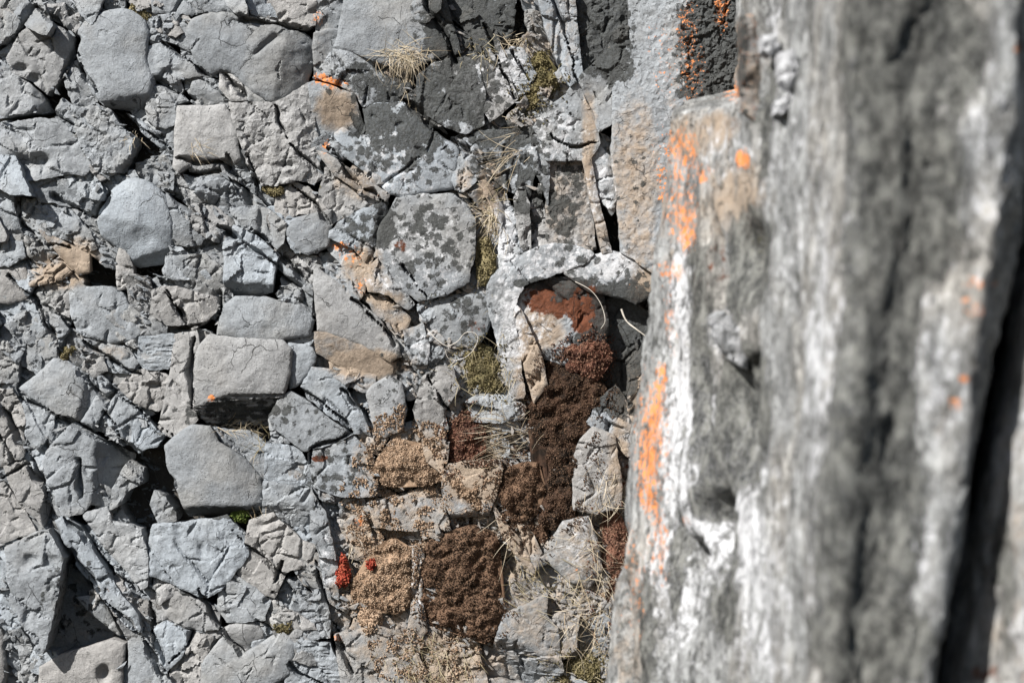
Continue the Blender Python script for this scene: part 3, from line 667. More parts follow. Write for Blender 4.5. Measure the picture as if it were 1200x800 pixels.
 ('blackrock', 'nearly black recessed rock', [706,352,735,346,768,374,760,404,742,430,742,462,712,482,690,472,702,420], K(RO, h=-16, chips=(6,2))),
 ('colbase', 'tan weathered column foot', [736,430,760,394,790,398,790,474,765,500,745,502,735,481], K(FL, h=18, tan=.2)),
 ('paleupright', 'pale upright block', [671,542,680,515,695,500,720,510,728,560,728,592,700,602,672,597], K(FL, h=15, dome=3, pale=.1)),
 ('brownwedge', 'brown wedge with a tan edge', [688,494,705,466,722,450,752,500,750,550,726,523,700,506], K(FL, h=9, tan=.3)),
 ('deadgrass', 'pale rounded boulder', [640,642,660,611,690,605,702,640,706,670,691,690,666,681,646,661], K(SM, rd=0, h=15, dome=6, fb=2)),
 ('shardfan', 'long tan shard', [577,590,590,609,615,640,626,671,605,651,588,626], K(SH, h=10, tan=.3)),
 ('shardtwin', 'thin upright tan shard', [606,614,620,617,641,660,628,668,616,640], K(SH, h=8, tan=.35)),
 ('peaked', 'peaked broken rock with a smooth upper face', [580,752,590,720,606,714,641,697,641,720,655,740,656,766,661,790,641,814,578,814], K(RO, h=18, chips=(6,2), cuts=[(585,742,662,780,1.0,3)])),
 ('peakside', 'brown square stone', [648,721,665,714,679,719,676,761,660,771,651,746], K(FL, h=10, tan=.25)),
 ('ledge', 'ledge block crusted with tan lichen', [518,546,545,541,586,540,589,550,582,580,572,604,530,607,518,581], K(FL, h=15, cuts=[(510,603,592,600,2)])),
 ('angular', 'upright angular grey block', [496,441,512,429,531,431,538,455,521,480,526,521,521,556,500,541,491,500,484,480], K(FL, h=9, chips=(6,1.8))),
 ('flattop', 'flat blue-grey cap stone', [546,471,560,462,600,464,616,476,613,491,580,496,555,493], K(FL, h=9, pale=.15)),
 ('lowcentre', 'grey stone half buried in tan moss', [430,590,470,579,520,589,527,621,480,622,440,617], K(FL, h=6)),
 ('smallcentre', 'orange-flecked narrow stone', [398,590,425,599,441,641,430,662,410,640,398,620], K(RO, h=4, tan=.2)),
 ('greycore', 'greyish block at the edge of brown moss', [484,640,496,650,494,700,500,740,484,762,478,740,483,700], K(SH, h=9, pale=.2)),
 ('bluefin', 'slender bluish fin', [588,250,600,242,606,262,612,300,600,312,586,322,584,290], K(FL, h=9)),
 ('bluefintwin', 'forked pale fin', [602,232,612,212,620,240,622,292,612,300,606,262], K(FL, h=11)),
 ('recessstone', 'dusky mottled stone', [620,232,634,215,644,292,622,296], K(RO, h=0, tan=.15)),
 ('pitface', 'brown pitted face of a broken column', [640,186,682,186,692,240,699,292,668,290,640,289], K(FL, h=6, tan=.4, blk=.2, fb=1.6, ff=.16, chips=None, tilt=(-.05,.05))),  # brown and black tones carry both its dirt and its shade
 ('talltan', 'tall rounded lichened post', [622,150,640,140,645,180,642,240,636,216,626,200], K(FL, h=12, tan=.15)),
 ('cap', 'cracked pale cap of a column', [624,150,640,128,668,106,682,110,700,145,702,168,690,188,640,187,636,165], K(FL, h=16, chips=(5,.8))),
 ('capright', 'pale triangular cap', [664,108,684,85,712,58,740,38,740,80,718,100,716,146,702,154,690,130], K(FL, h=15, tilt=(.03,0))),
 ('tanedge', 'long twisting tan splinter', [682,180,692,186,702,236,717,295,706,297,694,245], K(SH, h=17, tan=.5)),
 ('bluestrip', 'blue-white strip', [690,190,702,170,718,186,724,245,717,252,706,236], K(FL, h=11)),
 ('toppost', 'tan-grey post with a seam of dark pits', [628,-14,672,-14,683,90,668,102,660,88,640,36], K(FL, h=16, tan=.12, dents=[(652,20,3,20,5),(657,60,3,24,5)])),
 ('topdark', 'dark mossy side of a column', [672,-14,738,-14,736,26,716,54,684,82], K(RO, h=2, blk=.6, chips=(5,.6), fb=2.5, ff=.1)),  # blackened for its moss and for facing away from the sun
 ('tinyknob', 'tiny tan knob', [718,38,730,27,737,32,735,44,722,48], K(RO, h=20, tan=.3, T=30)),
 ('column', 'tall pitted column with a lichened pale right edge', [718,100,740,76,736,-14,812,-14,812,80,806,150,798,240,790,330,770,322,745,305,728,296,724,245,718,186], K(FL, h=24, dome=3, fb=1.5, ff=.14, chips=None, cuts=[(722,98,752,70,.0),(748,320,768,-20,-.05)], tilt=(.10,0), T=90)),
 ('orangedark', 'blackish face peppered with orange lichen', [800,-14,870,-14,876,126,840,138,802,134], K(RO, h=32, fb=3.5, ff=.16, chips=(9,1.0), tilt=(-.05,0), T=90, rag=6)),
]

# ---------------------------------------------------------------- labels
LAND = [  # key, phrase of at most four words
 ('eggboulder', 'the egg-shaped boulder'), ('onion', 'the onion-shaped boulder'), ('broadboulder', 'the broad scored boulder'), ('squaretop', 'the square-topped rock'),
 ('hexagon', 'the spotted hexagonal block'), ('bigslab', 'the dark-bottomed slab'), ('shield', 'the shield-shaped slab'), ('kite', 'the kite-shaped stone'),
 ('tanbase', 'the tan split wedge'), ('blackblock', 'the black-lichened block'), ('craggy', 'the craggy rock'), ('topslab', 'the flat bluish slab'),
 ('arch', 'the arched speckled rock'), ('rustblack', 'the rust-black stone'), ('paleupright', 'the pale upright block'), ('ledge', 'the tan-crusted ledge'),
 ('dentslab', 'the dented pale slab'), ('diagonal', 'the diagonal rail'), ('brownside', 'the flat-brown-sided rock'), ('bluntrock', 'the blunt domed rock'),
 ('tanbevel', 'the tan slanting face'), ('peaked', 'the peaked broken rock'), ('column', 'the pitted column'), ('midrock', 'the round-edged grey rock'),
 ('greenslab', 'the greenish slab'), ('palestrip', 'the pale strip'), ('spottedbig', 'the blotched boulder'), ('palebottom', 'the bluish bottom slab'),
 ('tallpale', 'the tall tapering slab'), ('jagged', 'the jagged rock'), ('pentagon', 'the five-sided rock'), ('strata', 'the finely layered block')]
USED = {}
CENT = {}


def rel(c, l):
    dx, dy = c[0] - l[0], c[1] - l[1]
    if abs(dy) > abs(dx) * 0.9:
        return 'above' if dy < 0 else 'below'
    return 'beside'


def place_label(desc, key, c):
    ds = sorted((math.hypot(c[0] - CENT[k][0], c[1] - CENT[k][1]), k, ph) for k, ph in LAND if k != key)
    tries = []
    for i in range(0, 5):
        for j in range(0, 9):
            if i != j:
                tries.append((i + j, i, j))
    tries.sort()
    for _, i, j in tries:
        s = f"{desc} {rel(c, CENT[ds[i][1]])} {ds[i][2]}, towards {ds[j][2]}"
        if len(s.replace('-', ' - ').split()) <= 24 and len(s.split()) <= 16 and s not in USED:
            USED[s] = key
            return s
    for d, k, ph in ds[:8]:
        s = f"{desc} {rel(c, CENT[k])} {ph}"
        if s not in USED and len(s.split()) <= 16:
            USED[s] = key
            return s
    return None


def kind_name(desc):
    for w, n in (('boulder', 'boulder'), ('slab', 'rock_slab'), ('shard', 'rock_shard'), ('splinter', 'rock_shard'), ('sliver', 'rock_shard'), ('plank', 'rock_shard'),
                 ('column', 'column_piece'), ('block', 'rock_block'), ('chip', 'rock_chip')):
        if w in desc:
            return n
    return 'rock'


for key, desc, poly, o in STONES:
    CENT[key] = tuple(centroid(np.array(poly, float).reshape(-1, 2)))

MASK = np.zeros((840, 920), bool)      # what the traced stones cover, offset by 20 px
yy, xx = np.mgrid[0:840:2, 0:920:2]
gp = np.stack([xx.ravel() - 20.0, yy.ravel() - 20.0], 1)
COV = np.zeros(len(gp), bool)

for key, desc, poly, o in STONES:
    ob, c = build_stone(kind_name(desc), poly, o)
    ob['label'] = place_label(desc, key, c)
    ob['category'] = 'rock'
    ob['group'] = 'rocks of the broken cliff face'
    ob['kind'] = 'thing'
    COV |= inside(np.array(poly, float).reshape(-1, 2), gp)


# ---------------------------------------------------------------- smaller fragments filling the joints behind them
def clip_half(p, m, n):
    out = []
    for i in range(len(p)):
        a, b = p[i], p[(i + 1) % len(p)]
        da, db = (a - m) @ n, (b - m) @ n
        if da <= 0:
            out.append(a)
        if da * db < 0:
            out.append(a + (b - a) * da / (da - db))
    return np.array(out)


HOLES = [(650, 375, 70, 66), (735, 390, 40, 60), (125, 322, 22, 15), (167, 324, 14, 16), (306, 320, 16, 20), (372, 298, 18, 12), (340, 300, 14, 12), (240, 170, 20, 20), (245, 718, 16, 18), (725, 12, 14, 30),
         (708, 270, 12, 24), (590, 20, 20, 30), (140, 745, 12, 20), (85, 715, 50, 50), (150, 160, 14, 14), (62, 120, 14, 20), (210, 560, 14, 30), (165, 565, 20, 30), (250, 378, 12, 20), (655, 480, 20, 20), (300, 512, 10, 12), (690, 470, 20, 30)]
r5 = np.random.default_rng(11)
sp = 33.0
TH = math.radians(38)
RT = np.array([[math.cos(TH), math.sin(TH)], [-math.sin(TH), math.cos(TH)]])
STR = np.array([1 / 1.65, 1.0])
seeds = np.array([(x + r5.uniform(-.48, .48) * sp, y + r5.uniform(-.48, .48) * sp) for x in np.arange(-700, 1000, sp) for y in np.arange(-700, 1100, sp * .95)])
back = (seeds / STR) @ RT
seeds = seeds[(back[:, 0] > -20) & (back[:, 0] < 800) & (back[:, 1] > -20) & (back[:, 1] < 830)]
nfill = 0
for i, s in enumerate(seeds):
    p = s + np.array([(-60, -60), (60, -60), (60, 60), (-60, 60)], float)
    dd = np.hypot(*(seeds - s).T)
    for j in np.argsort(dd)[1:16]:
        n = (seeds[j] - s) / dd[j]
        p = clip_half(p, (s + seeds[j]) / 2 - n * r5.uniform(0.2, 1.2), n)
        if len(p) < 3:
            break
    if len(p) < 3:
        continue
    p = (p / STR) @ RT
    if abs(area(p)) < 200:
        continue
    ins = inside(p, gp)
    tot, vis = ins.sum(), (ins & ~COV).sum()
    if vis * 4 < 150 or vis < 0.15 * tot:
        continue
    vc = gp[ins & ~COV].mean(0)
    if any(((vc[0] - q[0]) / q[2]) ** 2 + ((vc[1] - q[1]) / q[3]) ** 2 < 1.4 for q in HOLES):
        continue
    c = centroid(p)
    w_, h_ = np.ptp(p[:, 0]), np.ptp(p[:, 1])
    vc = gp[ins & ~COV].mean(0)
    shape = 'narrow' if max(w_ / h_, h_ / w_) > 1.5 else ('squarish' if len(p) == 4 else 'angular')
    size = 'tiny' if vis * 4 < 260 else ('small' if vis * 4 < 620 else 'rough')
    warm = vc[0] > 380
    o = K(RO, h=r5.uniform(-9, 5), T=60, chips=(6, r5.uniform(1.4, 3)), tilt=tuple(r5.normal(0, .16, 2)), tan=float(r5.uniform(.1, .5)) if warm else float(max(0, r5.normal(.03, .08))))
    lab = place_label(f"{size} {shape} {'buff' if warm and o['tan'] > .3 else 'grey'} fragment", None, vc)
    if not lab:
        continue
    ob, c = build_stone('rock_fragment', p, o)
    ob['label'] = lab
    ob['category'] = 'rock'
    ob['group'] = 'small fragments jammed between the cliff rocks'
    ob['kind'] = 'thing'
    nfill += 1
print('fillers', nfill, 'stones', len(STONES))

# ---------------------------------------------------------------- the cliff behind: dark jointed rock, one sheet
gs = 14.0
X, Y = np.meshgrid(np.arange(-1500, 2700, gs), np.arange(-1000, 1800, gs))
pts = np.stack([X.ravel(), Y.ravel()], 1) + RNG.normal(0, 2, (X.size, 2))
of, tl = np.zeros(len(pts)), np.zeros(len(pts))
for i0 in range(0, len(pts), 20000):
    pass
r6 = np.random.default_rng(5)
cs = 70.0
cell = {}
hh = np.zeros(len(pts))
for i, (x, y) in enumerate(pts):
    ci, cj = int(x // cs), int(y // cs)
    best = None
    for a in (-1, 0, 1):
        for b in (-1, 0, 1):
            kk = (ci + a, cj + b)
            if kk not in cell:
                cell[kk] = ((kk[0] + r6.random()) * cs, (kk[1] + r6.random()) * cs, r6.normal(0, 9), r6.normal(0, .16), r6.normal(0, .16))
            q = cell[kk]
            d = (x - q[0]) ** 2 + (y - q[1]) ** 2
            if best is None or d < best[0]:
                best = (d, q)
    q = best[1]
    hh[i] = q[2] + q[3] * (x - q[0]) + q[4] * (y - q[1])
fr = np.clip(np.maximum(np.maximum(-40 - pts[:, 0], pts[:, 0] - 860), np.maximum(-40 - pts[:, 1], pts[:, 1] - 840)) / 40, 0, 1)
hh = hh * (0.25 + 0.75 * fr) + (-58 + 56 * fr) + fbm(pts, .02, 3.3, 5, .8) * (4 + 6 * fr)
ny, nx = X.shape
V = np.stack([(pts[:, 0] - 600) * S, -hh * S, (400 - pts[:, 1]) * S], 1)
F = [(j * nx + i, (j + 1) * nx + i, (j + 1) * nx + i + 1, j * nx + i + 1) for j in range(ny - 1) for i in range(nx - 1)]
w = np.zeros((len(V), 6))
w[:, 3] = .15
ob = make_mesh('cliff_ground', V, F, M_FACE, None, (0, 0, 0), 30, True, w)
ob['kind'] = 'structure'

bpy.context.view_layer.update()
DG = bpy.context.evaluated_depsgraph_get()


def surf(x, y):
    """height in px of the rock under a point of the cliff"""
    ok, loc, *_ = scene.ray_cast(DG, Vector(((x - 600) * S, -1.2, (400 - y) * S)), Vector((0, 1, 0)))
    return -loc.y / S if ok else -50.0


# ---------------------------------------------------------------- gravel lodged in the joints: nobody could count it
def rocklet(c, r, rg):
    n = 7
    d = rg.normal(0, 1, (n, 3))
    d /= np.linalg.norm(d, axis=1)[:, None]
    return c + d * r * rg.uniform(.6, 1.15, (n, 1)) * np.array([1, .8, .8])


import bmesh
bmg = bmesh.new()
rg = np.random.default_rng(3)
free = gp[~COV & (gp[:, 0] < 780)]
for q in free[rg.integers(0, len(free), 3600)]:
    warm = q[0] > 400
    r = rg.uniform(1.0, 3.4) * S
    big = rg.random() < .32
    if big:
        r = rg.uniform(3, 7.5) * S
    z = surf(q[0], q[1])
    if z > 7:
        continue
    c = at(q[0], q[1], -(z + r / S * .5) * S)
    vv = rocklet(np.zeros(3), r, rg)
    if big:
        aa = rg.normal(.65, .5)
        dv_ = np.array([math.cos(aa), 0, -math.sin(aa)])
        vv = vv * np.array([.55, .45, .55]) + np.outer(vv @ dv_, dv_) * .9
    vs = [bmg.verts.new(tuple(np.array(c) + v)) for v in vv]
    bmesh.ops.convex_hull(bmg, input=vs)
loose = [v for v in bmg.verts if not v.link_faces]
bmesh.ops.delete(bmg, geom=loose, context='VERTS')
me = bpy.data.meshes.new('gravel')
bmg.to_mesh(me)
bmg.free()
wv = np.zeros((len(me.vertices), 6))
xs = np.array([v.co.x for v in me.vertices]) / S + 600
wv[:, 3] = np.where(xs > 400, .45, .08)
add_attrs(me, wv)
me.materials.append(M_ROCK)
ob = bpy.data.objects.new('gravel', me)
col.objects.link(ob)
ob['kind'] = 'stuff'


# ---------------------------------------------------------------- moss cushions
def moss(label, kindm, poly, h, lump=5, dens=.5, size=2.6, seed=1, mound=True):
    rg = np.random.default_rng(seed)
    p = np.array(poly, float).reshape(-1, 2)
    if area(p) < 0:
        p = p[::-1]
    p = resample(chaikin(p, 1), 4, 8, seed * 2.3)
    c = centroid(p)
    lo, hi = p.min(0), p.max(0)
    g = 3.0
    gx, gy = np.meshgrid(np.arange(lo[0], hi[0], g), np.arange(lo[1], hi[1], g))
    pts = np.stack([gx.ravel(), gy.ravel()], 1) + rg.normal(0, .5, (gx.size, 2))
    pts = pts[inside(p, pts)]
    pts = pts[edge_dist(p, pts) > 1.8]
    allp = np.concatenate([p, pts])
    v2, _, f2, _, _, _ = delaunay_2d_cdt([Vector(map(float, a)) for a in allp], [], [list(range(len(p)))], 1, 1e-4, True)
    v2 = np.array([(v.x, v.y) for v in v2])

    def hf(q):
        d = edge_dist(p, q)
        m = max(d.max(), 4)
        lum = .45 - .55 * np.array([noise.fractal((x * .045, y * .045, seed * 3.1), .8, 2.1, 4) for x, y in q])
        sm = np.array([noise.voronoi((x * .10, y * .10, seed * 5.1))[0][0] for x, y in q])
        return 7 * np.sqrt(np.clip(d / min(m, 18), 0, 1)) - 8 + (0.45 - lum) * lump * 2.2 * np.clip(d / 6, .2, 1) + (.4 - sm) * lump * .9

    h0 = h
    k = kfac(-h0 * S)
    hh = hf(v2)
    V = [((a - c[0]) * k, -z * k, -(b - c[1]) * k) for (a, b), z in zip(v2, hh)]
    F = [tuple(f) for f in f2]
    a_, b_, c_ = (Vector(V[i]) for i in F[0])
    if (b_ - a_).cross(c_ - a_).y > 0:
        F = [tuple(reversed(f)) for f in F]
    if not mound:
        V, F = [], []
    n = int(abs(area(p)) * dens)
    sp = np.stack([rg.uniform(lo[0], hi[0], n * 2), rg.uniform(lo[1], hi[1], n * 2)], 1)
    sp = sp[inside(p, sp)][:n]
    zz = hf(sp) if mound else rg.uniform(-4, 2, len(sp))
    if not mound:
        gate = np.array([noise.noise((x * .09, y * .09, seed * 1.7)) for x, y in sp]) > .02
        sp = sp[gate]
        zz = np.array([surf(x, y) for x, y in sp]) - h + .3
    if mound:
        cand = np.stack([rg.uniform(lo[0] - 14, hi[0] + 14, n * 2), rg.uniform(lo[1] - 14, hi[1] + 14, n * 2)], 1)
        cand = cand[~inside(p, cand)]
        de = edge_dist(p, cand)
        gn = np.array([noise.noise((x * .08, y * .08, seed * 1.3)) for x, y in cand])
        fr_ = cand[(abs(area(p)) > 1500) & (rg.random(len(cand)) < np.exp(-de / 10.0)) & (gn > -.2 + de * .022)]
        fz = np.array([surf(x, y) for x, y in fr_]) - h + .3
        fr_ = fr_.reshape(-1, 2)
        sp = np.concatenate([sp, fr_]); zz = np.concatenate([zz, fz])
    for (x, y), z in zip(sp, zz):
        L = size * rg.uniform(.5, 1.3)
        rr = L * rg.uniform(.28, .5)
        d = np.array([rg.normal(0, .75), rg.normal(0, .75), 1.0])
        d /= np.linalg.norm(d)
        u = np.cross(d, [0.3, .9, .1]); u /= np.linalg.norm(u)
        t = np.cross(d, u)
        b = np.array([x, y, z - .4])
        i0 = len(V)
        ph = rg.uniform(0, 6.28)
        for q in range(3):
            a = ph + q * 2.094
            e = b + (u * math.cos(a) + t * math.sin(a)) * rr + d * L * .45
            V.append(((e[0] - c[0]) * k, -e[2] * k, -(e[1] - c[1]) * k))
        e = b + d * L * 1.1
        V.append(((e[0] - c[0]) * k, -e[2] * k, -(e[1] - c[1]) * k))
        e = b - d * L * .2
        V.append(((e[0] - c[0]) * k, -e[2] * k, -(e[1] - c[1]) * k))
        for q in range(3):
            F.append((i0 + q, i0 + (q + 1) % 3, i0 + 3))
            F.append((i0 + (q + 1) % 3, i0 + q, i0 + 4))
    o = make_mesh('moss_cushion', V, F, M_MOSS[kindm], None, at(c[0], c[1], -h0 * S), 60, False)
    o['label'] = label
    o['category'] = 'moss'
    o['kind'] = 'thing' if mound else 'stuff'
    o['group'] = 'moss cushions on the rock'
    return o


moss('tall column of brown moss running down below the rust-black stone', 'brown', [640,420,676,424,700,440,710,466,704,486,690,520,682,560,674,606,650,622,632,614,638,580,642,540,628,510,618,480,628,446], 12, 6, 1.1, 1.8, 1)
moss('broad dark brown moss mound under the tan-crusted ledge', 'brown', [500,640,530,616,570,612,588,640,586,680,592,720,580,752,545,750,512,735,492,712,490,680], 12, 7, 1.0, 1.9, 2)
moss('mound of crumbly tan moss beside the dark brown mound', 'tan', [430,650,455,632,480,640,486,672,484,705,470,722,440,715,415,715,412,690,420,668], 12, 6, .9, 2.1, 3)
moss('flat tan moss crust along the foot of the flat cap stone, left of the ledge', 'tan', [465,512,490,520,515,540,518,562,500,570,478,562,455,574,438,560,430,545,448,530], 11, 4, .9, 2.0, 4)
moss('tan moss fringe covering the face of the ledge block', 'tan', [524,556,545,552,570,556,586,562,575,585,560,600,540,602,524,590], 17, 4, .55, 2.6, 5)
moss('crumbs of tan moss scattered over the dotted grey block and its neighbours', 'tan', [400,560,430,500,470,470,520,500,524,560,500,600,520,640,470,660,420,650,400,610], 10, 3, .5, 2.7, 31, False)
moss('sparse tan crumbs on the low ground beneath the dark brown mound', 'tan', [430,740,500,730,560,745,572,790,520,806,440,800], 9, 3, .35, 2.5, 32, False)
moss('brown crumbs spread between the reddish recess and the moss column', 'brown', [520,480,580,500,625,530,640,610,600,650,580,610,585,560,530,540], 14, 3, .5, 2.5, 33, False)
moss('matted brown litter under the dry grass beside the pale rounded boulder', 'rust', [704,604,728,594,738,640,724,700,708,760,694,744,702,680], 4, 3, .45, 2.2, 34)
moss('reddish moss in the square recess under the flat cap stone', 'rust', [528,500,545,484,562,490,572,510,566,532,545,540,522,540], 8, 5, .6, 2.6, 6)
moss('dark brown moss hanging between the ledge and the moss column', 'brown', [585,552,612,540,634,545,636,580,625,612,600,612,582,590], 12, 6, 1.0, 1.9, 7)
moss('small orange-brown tuft of moss below the crumbly tan mound', 'tan', [420,716,440,712,450,725,440,742,422,742], 12, 5, .6, 2.6, 8)
moss('small bright red tuft of moss on the pale strip', 'red', [392,655,402,650,409,656,406,675,400,684,394,674], 12, 3, .6, 3.6, 9)
moss('tiny red moss fleck in the upper edge of the crumbly tan mound', 'red', [429,658,437,657,440,664,432,668], 16, 3, .5, 3.2, 10)
moss('bright green moss pad under the shield-shaped slab', 'green', [274,596,284,591,291,598,288,610,277,610], 6, 4, .8, 2.6, 11)
moss('small green moss pad beside the bluish bottom slab', 'olive', [325,732,340,726,345,738,336,746,326,742], 8, 4, .7, 2.4, 12)
moss('yellow-green moss in the crack below the tan-grey post', 'olive', [622,70,634,62,648,74,660,92,656,104,640,104,630,120,612,134,606,124,618,108,628,92], 8, 5, .6, 2.6, 13)
moss('yellow moss pad on the craggy rock', 'olive', [306,220,318,217,333,221,328,229,314,229], 9, 3, .7, 2.2, 14)
moss('olive moss strip beside the spotted hexagonal block', 'olive', [556,282,568,276,578,290,580,320,570,338,556,336,558,310], 8, 4, .6, 2.4, 15)
moss('rusty moss clinging to the rust-black stone', 'rust', [664,404,690,396,712,402,716,420,704,440,684,446,664,434], 14, 5, .6, 2.6, 16)
moss('yellowish moss bed under dry grass below the roundish rusty stone', 'olive', [536,416,556,404,578,412,590,440,588,464,564,460,544,440], 2, 4, .6, 2.2, 17)
moss('greenish moss at the foot of the peaked broken rock', 'olive', [655,775,690,770,712,780,708,812,660,812], 6, 4, .6, 2.6, 18)
moss('mossy brown fleck behind the egg-shaped boulder', 'olive', [152,8,166,8,180,16,172,24,160,16], 4, 3, .7, 2.2, 19)
moss('dark moss in the joint above the blunt domed rock', 'olive', [64,416,76,406,86,410,84,420,72,424], 2, 3, .7, 2.2, 20)
moss('brown moss clump beside the shard fan', 'brown', [600,560,634,600,640,640,625,640,600,612], 4, 4, .4, 2.6, 21)


# ---------------------------------------------------------------- dry grass
def grass(label, px, py, h, n, L, ang, spread, mat=None, wide=10, tall=5, seed=1, out=.55, name='grass_tuft'):
    rg = np.random.default_rng(seed + 100)
    k = kfac(-h * S)
    V, F = [], []
    for _ in range(n):
        bx, by = rg.normal(0, wide * .5), rg.normal(0, tall * .5)
        a = math.radians(ang + rg.normal(0, spread))
        o_ = out * rg.uniform(.1, 1.2)
        d = np.array([math.cos(a), math.sin(a), o_])
        d /= np.linalg.norm(d)
        l = L * rg.uniform(.35, 1.15)
        w = rg.uniform(.16, .40)
        curl = np.array([rg.normal(0, .6), rg.normal(.2, .5), -.6 * rg.random()])
        p = np.array([bx, by, min(max(surf(px + bx, py + by) - h, -22), 10) - .5])
        side = np.array([-math.sin(a), math.cos(a), rg.normal(0, .5)])
        side /= np.linalg.norm(side)
        m = 6
        i0 = len(V)
        for q in range(m + 1):
            t = q / m
            ww = w * (1 - t) ** .7 + .05
            for sgn in (-1, 1):
                e = p + side * ww * sgn
                V.append((e[0] * k, -e[2] * k, -e[1] * k))
            d = d + curl / m
            d /= np.linalg.norm(d)
            p = p + d * l / m
        for q in range(m):
            j = i0 + 2 * q
            F.append((j, j + 1, j + 3, j + 2))
    o = make_mesh(name, V, F, mat or M_STRAW, None, at(px, py, -h * S), 60, False)
    o['label'] = label
    o['category'] = 'grass'
    o['group'] = 'tufts of dry grass in the joints'
    return o


# angle: 0 = towards picture right, 90 = down
grass('bright straw tuft on the slate-dark block under the flat bluish slab', 474, 64, 14, 190, 34, 100, 75, None, 26, 10, 1)
grass('few long straws trailing down the lichened slate block', 478, 90, 13, 22, 42, 95, 16, None, 6, 6, 2)
grass('small straw tuft above the bluish split post', 598, 50, 9, 60, 26, 60, 70, None, 26, 16, 3)
grass('sparse dark straw in the recess between the two top posts', 556, 60, 4, 46, 26, 80, 60, M_GREENSTRAW, 24, 22, 4)
grass('long thin straws fanning across the lichen-blotched block', 606, 170, 14, 26, 60, 165, 18, None, 10, 26, 5)
grass('pale straw fan at the tip of the curved orange-tan shard', 580, 250, 13, 100, 34, 150, 60, None, 14, 26, 6)
grass('greenish straw clump beside the spotted hexagonal block', 566, 305, 8, 60, 20, 120, 70, M_GREENSTRAW, 12, 40, 7)
grass('straw clump in the notch below the roundish rusty stone', 566, 432, 6, 230, 30, 130, 60, M_GREENSTRAW, 34, 36, 8)
grass('straw clump sweeping across the reddish moss recess', 604, 512, 12, 120, 58, 185, 22, None, 22, 28, 9)
grass('thick mat of dry grass beside the pale rounded boulder', 716, 640, 8, 460, 34, 130, 55, None, 30, 90, 10)
grass('matted straw below the pale rounded boulder', 690, 720, 8, 260, 36, 110, 70, None, 36, 70, 11)
grass('straw and green blades below the two upright tan shards', 630, 680, 10, 110, 34, 30, 60, M_GREENSTRAW, 50, 30, 12)
grass('thin straws leaning over the dark brown moss mound', 590, 650, 15, 40, 46, 140, 40, None, 20, 50, 13)
grass('short straw tuft under the black layered face of the slab', 276, 501, 2, 60, 22, 0, 40, None, 26, 6, 14)
grass('thin upright straws beside the bright green moss pad', 296, 606, 8, 26, 30, 275, 16, None, 14, 6, 15)
grass('loose straw beside the kite-shaped stone', 306, 518, 4, 30, 26, 200, 60, M_GREENSTRAW, 10, 16, 16)
grass('brownish straw tangle at the bottom under the dark moss mound', 500, 775, 8, 150, 34, 100, 60, M_GREENSTRAW, 50, 40, 17)
grass('green-tinged grass at the foot of the peaked broken rock', 690, 785, 8, 170, 26, 270, 60, M_GREENSTRAW, 60, 26, 18)
grass('few straws on the pale strip below the orange-flecked stone', 412, 640, 12, 12, 34, 130, 30, None, 10, 30, 19)
grass('straw wisps on the flat cap stone', 640, 480, 22, 16, 40, 170, 20, None, 14, 30, 20)
grass('straw tuft in the crack beside the broad scored boulder', 228, 172, 0, 30, 24, 40, 40, None, 20, 14, 21)
grass('short brown straw beside the pale upright block', 745, 575, 6, 90, 26, 120, 60, M_GREENSTRAW, 18, 26, 22)
grass('tiny straw cluster in the joint of the pocked grey rock', 158, 160, 2, 22, 16, 120, 40, None, 8, 10, 24)
grass('thin brown stalks beside the bluish fin', 572, 262, 9, 70, 30, 30, 60, M_GREENSTRAW, 12, 30, 25)


def root(label, pts, h, r):
    k = kfac(-h * S)
    P_ = np.array(pts, float)
    c = P_.mean(0)
    # Catmull-Rom through the points
    q = []
    for i in range(len(P_) - 1):
        p0, p1, p2, p3 = P_[max(i - 1, 0)], P_[i], P_[i + 1], P_[min(i + 2, len(P_) - 1)]
        for t in np.linspace(0, 1, 7)[:-1]:
            q.append(.5 * ((2 * p1) + (p2 - p0) * t + (2 * p0 - 5 * p1 + 4 * p2 - p3) * t * t + (3 * p1 - p0 - 3 * p2 + p3) * t ** 3))
    q.append(P_[-1])
    q = np.array(q)
    V, F = [], []
    for i, p in enumerate(q):
        d = q[min(i + 1, len(q) - 1)] - q[max(i - 1, 0)]
        d /= np.linalg.norm(d) + 1e-9
        nrm = np.array([-d[1], d[0]])
        rr = r * (1 - .5 * i / len(q))
        z = 2 + noise.noise((p[0] * .05, p[1] * .05, h)) * 2
        for a in range(6):
            e = p + nrm * math.cos(a * 1.047) * rr
            V.append(((e[0] - c[0]) * k, -(z + math.sin(a * 1.047) * rr) * k, -(e[1] - c[1]) * k))
    for i in range(len(q) - 1):
        for a in range(6):
            b = (a + 1) % 6
            F.append((i * 6 + a, i * 6 + b, i * 6 + 6 + b, i * 6 + 6 + a))
    o = make_mesh('root_stem', V, F, M_ROOT, None, at(c[0], c[1], -h * S), 60, True)
    o['label'] = label
    o['category'] = 'root'
    return o


root('thin white bowed stem over the dark side of the rust-black stone', [(674, 330), (692, 340), (704, 356), (709, 375), (704, 385)], 17, .5)
root('white looping rootlet on the roundish rusty stone', [(500, 385), (512, 398), (524, 405), (536, 400), (545, 390), (556, 390), (560, 398), (553, 412), (540, 421), (526, 420), (521, 408)], 13, .45)
root('short bright twig lying on the nearly black rock', [(728, 362), (734, 376), (746, 386), (757, 394)], 10, 1.2)


